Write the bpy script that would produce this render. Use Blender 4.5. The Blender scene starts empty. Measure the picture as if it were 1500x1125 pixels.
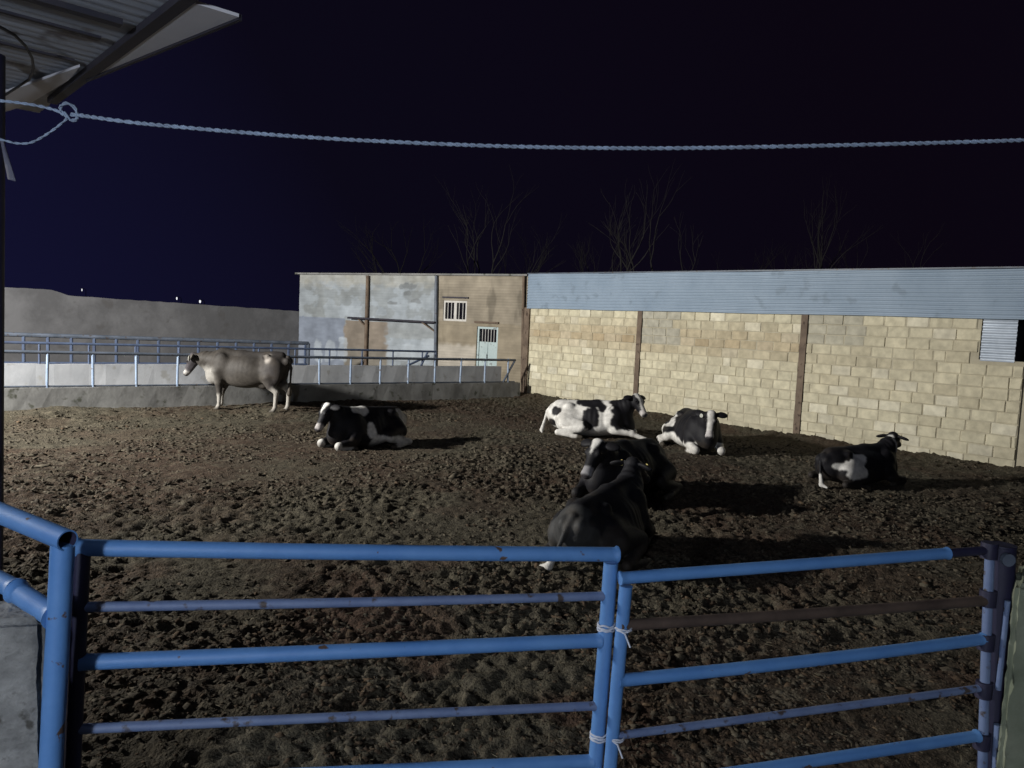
import bpy, bmesh, math, random
import numpy as np
from mathutils import Vector, Matrix

random.seed(7)
scene = bpy.context.scene
COL = scene.collection

# ------------------------------------------------------------------ camera
F_PX, CX, CY = 1093.0, 750.0, 562.5          # photo is 1500 x 1125
CAM = Vector((0.0, 0.0, 2.15))
PITCH, ROLL = math.radians(4.57), math.radians(2.6)
ROT = Matrix.Rotation(math.pi / 2 - PITCH, 3, 'X') @ Matrix.Rotation(ROLL, 3, 'Z')
cam_data = bpy.data.cameras.new("camera")
cam_data.sensor_width = 36.0
cam_data.lens = F_PX / 1500.0 * 36.0
cam_data.clip_start = 0.05
cam_data.clip_end = 2000.0
cam = bpy.data.objects.new("camera", cam_data)
cam.matrix_world = Matrix.Translation(CAM) @ ROT.to_4x4()
COL.objects.link(cam)
scene.camera = cam

# ------------------------------------------------------------------ night sky
world = bpy.data.worlds.new("World")
scene.world = world
world.use_nodes = True
nt = world.node_tree
bg = nt.nodes["Background"]
tc = nt.nodes.new("ShaderNodeTexCoord")
sx = nt.nodes.new("ShaderNodeSeparateXYZ")
nt.links.new(tc.outputs["Generated"], sx.inputs[0])
ramp = nt.nodes.new("ShaderNodeValToRGB")       # bluer towards the left horizon
ramp.color_ramp.elements[0].position = 0.0
ramp.color_ramp.elements[0].color = (0.0062, 0.0063, 0.028, 1)
ramp.color_ramp.elements[1].position = 1.0
ramp.color_ramp.elements[1].color = (0.0032, 0.0019, 0.0052, 1)
e = ramp.color_ramp.elements.new(0.42)
e.color = (0.0034, 0.0027, 0.0082, 1)
mr = nt.nodes.new("ShaderNodeMapRange")
mr.inputs[1].default_value = -0.62
mr.inputs[2].default_value = 0.55
zf = nt.nodes.new("ShaderNodeMath"); zf.operation = 'MULTIPLY_ADD'
zf.inputs[1].default_value = 0.60
nt.links.new(sx.outputs[2], zf.inputs[0])
nt.links.new(sx.outputs[0], zf.inputs[2])
nt.links.new(zf.outputs[0], mr.inputs[0])
nt.links.new(mr.outputs[0], ramp.inputs[0])
nt.links.new(ramp.outputs[0], bg.inputs[0])
bg.inputs[1].default_value = 1.0

# ------------------------------------------------------------------ lamps of the yard (night: no sun)
def lamp(name, loc, power, color, radius):
    l = bpy.data.lights.new(name, 'POINT')
    l.energy = power; l.color = color; l.shadow_soft_size = radius
    o = bpy.data.objects.new(name, l); o.location = loc
    COL.objects.link(o)
    return o
def flood(name, loc, aim, power, color, radius):
    l = bpy.data.lights.new(name, 'SPOT')
    l.energy = power; l.color = color; l.shadow_soft_size = radius
    l.spot_size = math.radians(178); l.spot_blend = 1.0
    o = bpy.data.objects.new(name, l); o.location = loc
    o.rotation_euler = (Vector(aim) - Vector(loc)).to_track_quat('-Z', 'Y').to_euler()
    COL.objects.link(o)
flood("yard_floodlight", (-15.0, 7.6, 5.4), (-3.5, 22.5, 1.0), 19000.0, (1.0, 0.975, 0.92), 0.32)      # on a pole left of the pen
lamp("shed_lamp", (-1.5, -2.7, 2.35), 600.0, (0.80, 0.88, 1.0), 0.20)              # under the shed roof behind the camera

scene.view_settings.view_transform = 'Standard'
scene.view_settings.look = 'None'
scene.view_settings.exposure = 0.0
scene.view_settings.gamma = 1.0
scene.view_settings.use_curve_mapping = False
scene.render.engine = 'CYCLES'
scene.cycles.use_denoising = True
scene.cycles.max_bounces = 5

# ------------------------------------------------------------------ pixel helpers (authoring aid: photo pixel -> point in the place)
def ray(px, py):
    d = ROT @ Vector(((px - CX) / F_PX, -(py - CY) / F_PX, -1.0))
    return d
def on_ground(px, py, z=0.0):
    d = ray(px, py); t = (z - CAM.z) / d.z
    return CAM + d * t
def at_depth(px, py, Y):
    d = ray(px, py)
    return CAM + d * (Y / d.y)
def on_plane(px, py, p0, n):
    d = ray(px, py); t = (p0 - CAM).dot(n) / d.dot(n)
    return CAM + d * t

# ------------------------------------------------------------------ numpy noise
_rng = np.random.RandomState(11)
_TAB = _rng.rand(4096).astype(np.float32)
def _h(ix, iy, iz):
    return _TAB[((ix * 73856093) ^ (iy * 19349663) ^ (iz * 83492791)) & 4095]
def noise3(x, y, z):
    x = np.asarray(x, np.float64); y = np.asarray(y, np.float64) + 0 * x; z = np.asarray(z, np.float64) + 0 * x
    ix = np.floor(x).astype(np.int64); iy = np.floor(y).astype(np.int64); iz = np.floor(z).astype(np.int64)
    fx, fy, fz = x - ix, y - iy, z - iz
    fx = fx * fx * (3 - 2 * fx); fy = fy * fy * (3 - 2 * fy); fz = fz * fz * (3 - 2 * fz)
    r = 0
    for a in (0, 1):
        for b in (0, 1):
            for c in (0, 1):
                w = (fx if a else 1 - fx) * (fy if b else 1 - fy) * (fz if c else 1 - fz)
                r = r + w * _h(ix + a, iy + b, iz + c)
    return r
def fbm(x, y, z=0.0, octv=4, gain=0.5):
    s, a, t = 0.0, 1.0, 0.0
    x = np.asarray(x, np.float64)
    for k in range(octv):
        s = s + a * noise3(x * 2 ** k + 17.3 * k, np.asarray(y) * 2 ** k + 5.1 * k, np.asarray(z) * 2 ** k + 3.7 * k)
        t += a; a *= gain
    return s / t
def sstep(a, b, x):
    t = np.clip((x - a) / (b - a), 0, 1)
    return t * t * (3 - 2 * t)

# ------------------------------------------------------------------ materials
def new_mat(name):
    m = bpy.data.materials.new(name); m.use_nodes = True
    return m, m.node_tree, m.node_tree.nodes["Principled BSDF"]
def add_bump(nt, bsdf, scale, strength, dist=0.01, detail=6, coord="Object"):
    tc = nt.nodes.new("ShaderNodeTexCoord")
    n = nt.nodes.new("ShaderNodeTexNoise")
    n.inputs["Scale"].default_value = scale; n.inputs["Detail"].default_value = detail
    nt.links.new(tc.outputs[coord], n.inputs["Vector"])
    b = nt.nodes.new("ShaderNodeBump")
    b.inputs["Strength"].default_value = strength; b.inputs["Distance"].default_value = dist
    nt.links.new(n.outputs["Fac"], b.inputs["Height"])
    nt.links.new(b.outputs[0], bsdf.inputs["Normal"])
    return tc, n, b
def mat_plain(name, c1, c2, scale=6.0, rough=0.85, bump=0.3, dist=0.01, metal=0.0, c3=None, lo=0.35, hi=0.65, c3r=(0.60, 0.68)):
    """two colours mixed by a noise, with bump; c3 adds sparse spots (rust, chips)"""
    m, nt, b = new_mat(name)
    tc, n, bp = add_bump(nt, b, scale * 4, bump, dist)
    n2 = nt.nodes.new("ShaderNodeTexNoise")
    n2.inputs["Scale"].default_value = scale; n2.inputs["Detail"].default_value = 8; n2.inputs["Roughness"].default_value = 0.65
    nt.links.new(tc.outputs["Object"], n2.inputs["Vector"])
    mr = nt.nodes.new("ShaderNodeMapRange"); mr.inputs[1].default_value = lo; mr.inputs[2].default_value = hi
    nt.links.new(n2.outputs["Fac"], mr.inputs[0])
    mx = nt.nodes.new("ShaderNodeMix"); mx.data_type = 'RGBA'
    mx.inputs[6].default_value = (*c1, 1); mx.inputs[7].default_value = (*c2, 1)
    nt.links.new(mr.outputs[0], mx.inputs[0])
    out = mx.outputs[2]
    if c3:
        n3 = nt.nodes.new("ShaderNodeTexNoise")
        n3.inputs["Scale"].default_value = scale * 3.1; n3.inputs["Detail"].default_value = 5
        nt.links.new(tc.outputs["Object"], n3.inputs["Vector"])
        m3 = nt.nodes.new("ShaderNodeMapRange"); m3.inputs[1].default_value, m3.inputs[2].default_value = c3r
        nt.links.new(n3.outputs["Fac"], m3.inputs[0])
        mx2 = nt.nodes.new("ShaderNodeMix"); mx2.data_type = 'RGBA'
        nt.links.new(m3.outputs[0], mx2.inputs[0]); nt.links.new(out, mx2.inputs[6])
        mx2.inputs[7].default_value = (*c3, 1)
        out = mx2.outputs[2]
    nt.links.new(out, b.inputs["Base Color"])
    b.inputs["Roughness"].default_value = rough; b.inputs["Metallic"].default_value = metal
    return m
def mat_attr(name, rough=0.9, bscale=30, bump=0.4, dist=0.01, var=0.35, vscale=9.0, spec=0.3, sheen=0.0):
    """base colour from the mesh's Col attribute, varied by a noise"""
    m, nt, b = new_mat(name)
    tc, n, bp = add_bump(nt, b, bscale, bump, dist)
    at = nt.nodes.new("ShaderNodeAttribute"); at.attribute_name = "Col"
    n2 = nt.nodes.new("ShaderNodeTexNoise"); n2.inputs["Scale"].default_value = vscale; n2.inputs["Detail"].default_value = 8
    nt.links.new(tc.outputs["Object"], n2.inputs["Vector"])
    mr = nt.nodes.new("ShaderNodeMapRange")
    mr.inputs[1].default_value = 0.3; mr.inputs[2].default_value = 0.7
    mr.inputs[3].default_value = 1 - var; mr.inputs[4].default_value = 1 + var * 0.6
    nt.links.new(n2.outputs["Fac"], mr.inputs[0])
    vm = nt.nodes.new("ShaderNodeVectorMath"); vm.operation = 'SCALE'
    nt.links.new(at.outputs["Color"], vm.inputs[0]); nt.links.new(mr.outputs[0], vm.inputs["Scale"])
    nt.links.new(vm.outputs[0], b.inputs["Base Color"])
    b.inputs["Roughness"].default_value = rough
    b.inputs["Specular IOR Level"].default_value = spec
    b.inputs["Sheen Weight"].default_value = sheen
    return m

M_BLUE = mat_plain("blue_gate_paint", (0.078, 0.205, 0.47), (0.11, 0.255, 0.53), 5, 0.55, 0.35, 0.002, c3=(0.10, 0.062, 0.045), c3r=(0.672, 0.70))
M_BLUE_OLD = mat_plain("faded_blue_paint", (0.15, 0.20, 0.33), (0.10, 0.14, 0.26), 7, 0.6, 0.2, 0.002, c3=(0.06, 0.045, 0.04))
M_DARKPOST = mat_plain("shaded_and_dark_blue", (0.012, 0.012, 0.035), (0.02, 0.018, 0.045), 5, 0.6, 0.3, 0.002)  # shade painted into hinge posts, collars and rail end; column is dark itself
M_BROWNRAIL = mat_plain("brown_rail", (0.05, 0.032, 0.024), (0.09, 0.06, 0.045), 9, 0.8, 0.4, 0.002)  # dark brown tone of one gate rail
M_RUST = mat_plain("rusty_steel", (0.10, 0.07, 0.05), (0.19, 0.14, 0.10), 3, 0.8, 0.3, 0.003, c3=(0.05, 0.03, 0.02))
M_STEEL = mat_plain("grey_pipe", (0.06, 0.075, 0.10), (0.11, 0.13, 0.17), 4, 0.5, 0.2, 0.002, c3=(0.07, 0.06, 0.06))
M_PALEPIPE = mat_plain("pale_pipe", (0.30, 0.38, 0.50), (0.20, 0.27, 0.40), 4, 0.45, 0.2, 0.002, c3=(0.09, 0.08, 0.08))
M_RAILDULL = mat_plain("dull_blue_pipe", (0.07, 0.10, 0.17), (0.045, 0.06, 0.11), 6, 0.6, 0.2, 0.002)
M_CONC = mat_plain("concrete", (0.15, 0.15, 0.147), (0.265, 0.265, 0.258), 1.6, 0.95, 0.6, 0.012, c3=(0.075, 0.078, 0.062))
M_CONC_PALE = mat_plain("pale_concrete", (0.29, 0.30, 0.32), (0.39, 0.40, 0.42), 1.3, 0.95, 0.4, 0.01, c3=(0.27, 0.27, 0.265))
M_CONC_ROUGH = mat_plain("stained_concrete", (0.10, 0.10, 0.097), (0.30, 0.295, 0.28), 5.0, 0.95, 1.0, 0.02, c3=(0.065, 0.06, 0.052))
M_CONC_GREEN = mat_plain("greenish_concrete", (0.13, 0.15, 0.10), (0.22, 0.235, 0.17), 3.0, 0.95, 0.6, 0.01)  # grey concrete with a greenish tone
M_ADOBE = mat_plain("adobe_render", (0.078, 0.078, 0.083), (0.122, 0.122, 0.129), 0.55, 0.95, 0.7, 0.04, lo=0.42, hi=0.58, c3=(0.068, 0.066, 0.068))
M_FASCIA = mat_plain("blue_grey_sheet", (0.23, 0.30, 0.385), (0.29, 0.365, 0.455), 0.9, 0.5, 0.12, 0.004, c3=(0.215, 0.275, 0.345))
M_ZINC = mat_plain("bare_zinc_sheet", (0.60, 0.67, 0.76), (0.42, 0.48, 0.56), 2.0, 0.35, 0.1, 0.004, metal=0.25)
M_MORTAR = mat_plain("mortar", (0.38, 0.34, 0.25), (0.48, 0.44, 0.33), 4, 0.95, 0.6, 0.01)
M_BLOCK = mat_attr("cream_block", 0.92, 26, 0.55, 0.012, 0.22, 7.0)
M_FACADE = mat_attr("painted_brick", 0.92, 22, 0.5, 0.012, 0.22, 2.2)
M_COAT = mat_attr("cow_coat", 0.62, 70, 0.5, 0.006, 0.22, 14.0, 0.22, 0.0)
M_GROUND = mat_attr("trodden_manure", 0.93, 60, 1.0, 0.02, 0.62, 26.0, 0.25)
M_CLOD = mat_attr("manure_clod", 0.92, 60, 0.8, 0.01, 0.45, 25.0, 0.25)
M_STRAW = mat_plain("straw", (0.20, 0.17, 0.11), (0.12, 0.10, 0.06), 30, 0.8, 0.1)
M_WHITEFRAME = mat_plain("white_frame_paint", (0.62, 0.60, 0.56), (0.5, 0.48, 0.45), 8, 0.6, 0.1, 0.002)
M_DOOR = mat_plain("pale_door_paint", (0.44, 0.53, 0.53), (0.36, 0.45, 0.46), 3, 0.6, 0.15, 0.003, c3=(0.20, 0.22, 0.22))
M_GLASS, _nt, _b = new_mat("dark_window_glass")
_b.inputs["Base Color"].default_value = (0.012, 0.012, 0.018, 1); _b.inputs["Roughness"].default_value = 0.12
M_BARK = mat_plain("bare_bark", (0.034, 0.032, 0.031), (0.050, 0.047, 0.045), 5, 0.95, 0.5, 0.01)
M_ROPE = mat_plain("frayed_rope", (0.36, 0.45, 0.60), (0.22, 0.27, 0.36), 14, 0.9, 0.4, 0.004)
M_CEIL = mat_plain("shed_roof_sheet", (0.46, 0.49, 0.55), (0.37, 0.40, 0.46), 1.5, 0.6, 0.12, 0.003, c3=(0.15, 0.14, 0.15))
M_FLASH = mat_plain("pale_flashing", (0.74, 0.73, 0.77), (0.62, 0.62, 0.67), 2, 0.6, 0.1, 0.003)
M_DARKSTEEL = mat_plain("dark_steel", (0.022, 0.022, 0.035), (0.04, 0.035, 0.045), 4, 0.7, 0.2, 0.003)
M_WIRE = mat_plain("black_wire", (0.012, 0.012, 0.015), (0.02, 0.02, 0.025), 4, 0.6, 0.1)
M_TIE = mat_plain("pale_tie_wire", (0.55, 0.58, 0.66), (0.42, 0.45, 0.52), 20, 0.6, 0.2, 0.002)
M_TAGY = mat_plain("yellow_ear_tag", (0.75, 0.62, 0.22), (0.7, 0.58, 0.2), 10, 0.5, 0.0)
M_TAGW = mat_plain("white_ear_tag", (0.78, 0.78, 0.70), (0.70, 0.70, 0.62), 10, 0.5, 0.0)
M_EYE, _nt, _b = new_mat("cow_eye")
_b.inputs["Base Color"].default_value = (0.006, 0.005, 0.005, 1); _b.inputs["Roughness"].default_value = 0.1
M_TOWN, _nt, _b = new_mat("town_lamp_glow")
_b.inputs["Emission Color"].default_value = (0.95, 0.97, 1.0, 1); _b.inputs["Emission Strength"].default_value = 1.1

# ------------------------------------------------------------------ mesh helpers
def finish(name, verts, faces, mat, parent=None, smooth=False, cols=None, loc=None):
    me = bpy.data.meshes.new(name)
    if isinstance(verts, np.ndarray) and isinstance(faces, np.ndarray):
        k = faces.shape[1]
        me.vertices.add(len(verts)); me.vertices.foreach_set("co", verts.astype(np.float32).ravel())
        me.loops.add(faces.size); me.loops.foreach_set("vertex_index", faces.astype(np.int32).ravel())
        me.polygons.add(len(faces)); me.polygons.foreach_set("loop_start", np.arange(0, faces.size, k, dtype=np.int32))
        me.update(calc_edges=True)
    else:
        me.from_pydata([tuple(v) for v in verts], [], [tuple(f) for f in faces]); me.update()
    if smooth:
        me.polygons.foreach_set("use_smooth", np.ones(len(me.polygons), bool))
    if cols is not None:
        a = me.color_attributes.new("Col", 'FLOAT_COLOR', 'POINT')
        c = np.ones((len(me.vertices), 4), np.float32); c[:, :3] = np.asarray(cols, np.float32)
        a.data.foreach_set("color", c.ravel())
    me.materials.append(mat)
    o = bpy.data.objects.new(name, me)
    COL.objects.link(o)
    if parent: o.parent = parent
    if loc is not None: o.location = loc
    return o
class MB:
    """collects shapes that form ONE mesh"""
    def __init__(s): s.v = []; s.f = []; s.c = []
    def add(s, v, f, col=None):
        n = len(s.v); s.v += [Vector(p) for p in v]; s.f += [tuple(i + n for i in q) for q in f]
        s.c += [col or (1, 1, 1)] * len(v); return s
    def hexa(s, a, col=None):       # 8 corners: bottom 4 (ccw), top 4
        return s.add(a, [(0, 3, 2, 1), (4, 5, 6, 7), (0, 1, 5, 4), (1, 2, 6, 5), (2, 3, 7, 6), (3, 0, 4, 7)], col)
    def box(s, c, sx, sy, sz, R=None, col=None):
        R = R or Matrix.Identity(3); c = Vector(c)
        pts = [c + R @ Vector((x * sx / 2, y * sy / 2, z * sz / 2)) for z in (-1, 1) for x, y in ((-1, -1), (1, -1), (1, 1), (-1, 1))]
        return s.hexa(pts, col)
    def tube(s, pts, r, n=12, col=None, caps=True, hollow=0.0):
        pts = [Vector(p) for p in pts]; rs = r if isinstance(r, (list, tuple)) else [r] * len(pts)
        rings = []; prev = None
        for i, p in enumerate(pts):
            t = (pts[min(i + 1, len(pts) - 1)] - pts[max(i - 1, 0)]).normalized()
            if prev is None:
                a = t.cross(Vector((0, 0, 1)))
                if a.length < 0.1: a = t.cross(Vector((1, 0, 0)))
                a.normalize()
            else:
                a = (prev - t * prev.dot(t)).normalized()
            prev = a; b = t.cross(a)
            rings.append([p + (a * math.cos(2 * math.pi * k / n) + b * math.sin(2 * math.pi * k / n)) * rs[i] for k in range(n)])
        v = [q for rg in rings for q in rg]; f = []
        for i in range(len(rings) - 1):
            for k in range(n):
                f.append((i * n + k, i * n + (k + 1) % n, (i + 1) * n + (k + 1) % n, (i + 1) * n + k))
        if caps:
            f.append(tuple(range(n - 1, -1, -1))); f.append(tuple((len(rings) - 1) * n + k for k in range(n)))
        return s.add(v, f, col)
    def build(s, name, mat, parent=None, smooth=False, usecol=False):
        o = finish(name, s.v, s.f, mat, parent, smooth, s.c if usecol else None)
        return o
def smooth_by_angle(o, deg=40):
    me = o.data
    me.polygons.foreach_set("use_smooth", np.ones(len(me.polygons), bool))
    me.set_sharp_from_angle(angle=math.radians(deg))
    return o
def tag(o, label=None, cat=None, group=None, kind=None):
    if label: o["label"] = label
    if cat: o["category"] = cat
    if group: o["group"] = group
    if kind: o["kind"] = kind
    return o
def empty(name, loc, rz=0.0):
    o = bpy.data.objects.new(name, None); o.location = loc; o.rotation_euler = (0, 0, rz)
    o.empty_display_size = 0.2
    COL.objects.link(o); return o
def root_at(name, loc, label, cat, group=None):
    return tag(empty(name, loc), label, cat, group)
def child(mb, name, mat, root, sharp=None):
    """build a mesh given in world coordinates as a child of a root that is only translated"""
    for i in range(len(mb.v)): mb.v[i] = mb.v[i] - root.location
    o = mb.build(name, mat, root)
    if sharp: smooth_by_angle(o, sharp)
    return o

# ------------------------------------------------------------------ ground
FD = Vector((9.9, 7.2, 0)).normalized()           # feed fence direction
FN = Vector((-FD.y, FD.x, 0))                     # away from the pen
P0 = Vector((-9.62, 14.25, 0)); P1 = Vector((0.10, 21.35, 0))
def ground_low(x, y):
    x = np.asarray(x, np.float64); y = np.asarray(y, np.float64)
    h = (fbm(x * 0.45 + 9, y * 0.45 + 4, 0, 3) - 0.5) * 0.16
    # manure heaps up along the feed kerb
    d = (x - P0.x) * FN.x + (y - P0.y) * FN.y
    h = h + 0.09 * np.exp(-((d + 0.35) / 0.7) ** 2) * (0.4 + fbm(x * 0.8, y * 0.8, 2, 2))
    # and along the foot of the block wall
    dw = (0.36 - x) * 0.731 + (22.0 - y) * 0.682
    h = h + 0.11 * np.exp(-((dw - 0.1) / 0.38) ** 2) * (0.3 + 1.1 * fbm(x * 1.3 + 5, y * 1.3, 7, 3)) * (x > -0.6)
    return h
def ground_full(x, y):
    h = ground_low(x, y)
    n1 = fbm(x * 2.6, y * 2.6, 1.0, 3)
    n2 = 1 - np.abs(2 * fbm(x * 8.5 + 31, y * 8.5 + 7, 3.0, 3) - 1)
    n3 = fbm(x * 21.0 + 3, y * 21.0 + 70, 5.0, 2)
    amp = 0.55 + 0.9 * sstep(0.35, 0.65, fbm(x * 0.5 + 40, y * 0.5 + 11, 0, 3))
    return h + amp * ((n1 - 0.5) * 0.05 + (n2 - 0.8) * 0.040 + (n3 - 0.5) * 0.056)
def gz(x, y):
    return float(ground_low(np.array([x]), np.array([y]))[0])
def ground_colour(x, y, h):
    a = fbm(x * 0.7 + 3, y * 0.7 + 8, 0, 4)
    b = fbm(x * 11 + 13, y * 11 + 2, 4, 3)
    c1 = np.array([0.078, 0.068, 0.047]); c2 = np.array([0.060, 0.043, 0.029]); c3 = np.array([0.125, 0.108, 0.077])
    t = sstep(0.38, 0.62, a)[:, None]; s = sstep(0.52, 0.72, b)[:, None]
    c = c2 * (1 - t) + c1 * t
    c = c * (1 - s * 0.7) + c3 * s * 0.7
    red = (sstep(0.48, 0.66, fbm(x * 1.7 + 50, y * 1.7 + 9, 8, 3)) * (0.7 + 1.2 * sstep(8.5, 3, y)))[:, None]
    c = c * (1 - red * 0.4) + np.array([0.080, 0.044, 0.029]) * red * 0.4
    return c
def axis(stops):
    out = []
    for (a, b, s0, s1) in stops:
        p = a
        while p < b:
            out.append(p); t = (p - a) / (b - a); p += s0 + (s1 - s0) * t
    out.append(stops[-1][1]); return np.array(out)
def build_ground():
    ys = axis([(-60, -4, 12, 1), (-4, 1.6, 0.4, 0.05), (1.6, 6, 0.022, 0.03), (6, 12, 0.032, 0.05), (12, 22.5, 0.05, 0.09), (22.5, 30, 0.3, 0.8), (30, 900, 2, 160)])
    xs_h = axis([(0, 2.5, 0.022, 0.028), (2.5, 7, 0.03, 0.05), (7, 12.5, 0.055, 0.09), (12.5, 30, 0.3, 3), (30, 900, 5, 200)])
    xs = np.concatenate([-xs_h[:0:-1], xs_h])
    X, Y = np.meshgrid(xs, ys)
    x, y = X.ravel(), Y.ravel()
    z = np.zeros_like(x)
    inside = (np.abs(x) < 13) & (y > -5) & (y < 24)
    z[inside] = ground_full(x[inside], y[inside])
    fade = np.minimum(sstep(13, 12, np.abs(x)), np.minimum(sstep(-5, -3, y), sstep(24, 22.8, y)))
    z = z * fade
    nx, ny = len(xs), len(ys)
    i = np.arange(nx * ny).reshape(ny, nx)
    f = np.stack([i[:-1, :-1], i[:-1, 1:], i[1:, 1:], i[1:, :-1]], -1).reshape(-1, 4)
    col = ground_colour(x, y, z)
    o = finish("ground", np.stack([x, y, z], -1), f, M_GROUND, None, True, col)
    tag(o, "dark brown trampled manure and mud of the cattle pen", "ground", kind="structure")
build_ground()

def build_clods():
    rng = np.random.RandomState(5)
    bm = bmesh.new(); bmesh.ops.create_icosphere(bm, subdivisions=1, radius=1.0)
    bv = np.array([v.co[:] for v in bm.verts]); bf = np.array([[v.index for v in f.verts] for f in bm.faces]); bm.free()
    N = 120000
    # nearer ground carries more, since it shows larger; clods lie in drifts
    y = 2.0 + 18.5 * rng.rand(N) ** 1.55; x = (rng.rand(N) * 2 - 1) * (1.6 + 0.76 * y)
    ok = ((x - P0.x) * FN.x + (y - P0.y) * FN.y < -0.3) & ((x - 0.36) * 0.73 + (y - 22.0) * 0.68 < -0.25)
    drift = fbm(x * 0.9 + 40, y * 0.9 + 11, 0, 3) * 0.6 + fbm(x * 3.1, y * 3.1, 6, 2) * 0.4
    ok &= drift > 0.30 + 0.24 * rng.rand(N)
    x, y, drift = x[ok], y[ok], drift[ok]; n = len(x)
    s = (0.006 + 0.016 * rng.rand(n) ** 2.4) * (0.8 + 0.5 * sstep(.45, .62, drift)) * (0.72 + 0.075 * np.minimum(y, 11))
    s *= np.where(rng.rand(n) < 0.012, 1.7, 1.0)
    sc = np.stack([s * (0.8 + 0.9 * rng.rand(n)), s * (0.8 + 0.9 * rng.rand(n)), s * (0.22 + 0.36 * rng.rand(n))], -1)
    p = bv[None] * (0.30 + 1.15 * rng.rand(n, len(bv)))[..., None] * sc[:, None, :]
    tx = rng.randn(n) * .45; c_, s_ = np.cos(tx)[:, None], np.sin(tx)[:, None]
    p = np.stack([p[..., 0], p[..., 1] * c_ - p[..., 2] * s_, p[..., 1] * s_ + p[..., 2] * c_], -1)
    a = rng.rand(n) * 6.283; c_, s_ = np.cos(a)[:, None], np.sin(a)[:, None]
    p = np.stack([p[..., 0] * c_ - p[..., 1] * s_ + x[:, None], p[..., 0] * s_ + p[..., 1] * c_ + y[:, None], p[..., 2] + (ground_full(x, y) - s * 0.04)[:, None]], -1)
    t = (rng.rand(n) ** 1.5)[:, None]
    col = np.array([0.058, 0.047, 0.034]) * (1 - t) + np.array([0.108, 0.092, 0.065]) * t
    rd = (rng.rand(n) < 0.40 * sstep(9, 3, y) + .05)[:, None]
    col = np.where(rd, col * np.array([1.0, .82, .72]), col)
    F_ = (bf[None] + (np.arange(n) * len(bv))[:, None, None]).reshape(-1, 3)
    o = finish("manure_clods", p.reshape(-1, 3), F_, M_CLOD, None, False, np.repeat(col, len(bv), 0))
    tag(o, "loose dry clods of dung scattered over the pen ground", "dung clods", kind="stuff")
    # straw
    mb = MB()
    for k in range(900):
        y = 2.2 + 15 * rng.rand() ** 1.6; x = (rng.rand() * 2 - 1) * (1.5 + 0.7 * y)
        if (x - P0.x) * FN.x + (y - P0.y) * FN.y > -0.3: continue
        if (x - 0.36) * 0.73 + (y - 22.0) * 0.68 > -0.2: continue
        a = rng.rand() * 6.28; L = 0.02 + 0.045 * rng.rand(); z = ground_full(np.array([x]), np.array([y]))[0] + 0.012
        d = Vector((math.cos(a), math.sin(a), (rng.rand() - 0.5) * 0.5)) * L
        mb.tube([Vector((x, y, z)) - d / 2, Vector((x, y, z)) + d / 2], 0.0018, 4)
    o = mb.build("straw_litter", M_STRAW)
    tag(o, "pale straw bits trodden into the pen ground", "straw", kind="stuff")
build_clods()

# ------------------------------------------------------------------ wall frames
class Frame:
    """a vertical plane: u along the wall, n out of it (towards the pen)"""
    def __init__(s, a, b):
        s.o = Vector((a.x, a.y, 0)); d = Vector((b.x - a.x, b.y - a.y, 0)); s.L = d.length; s.u = d.normalized()
        s.n = Vector((s.u.y, -s.u.x, 0))
        if s.n.dot(CAM - s.o) < 0: s.n = -s.n
    def P(s, u, z, out=0.0): return s.o + s.u * u + s.n * out + Vector((0, 0, z))
    def uz(s, px, py):
        p = on_plane(px, py, s.o, s.n); q = p - s.o
        return q.dot(s.u), p.z
    def box(s, mb, u0, u1, z0, z1, o0, o1, col=None):
        a = [s.P(u0, z0, o0), s.P(u1, z0, o0), s.P(u1, z0, o1), s.P(u0, z0, o1)]
        b = [p + Vector((0, 0, z1 - z0)) for p in a]
        return mb.hexa(a + b, col)

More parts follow.
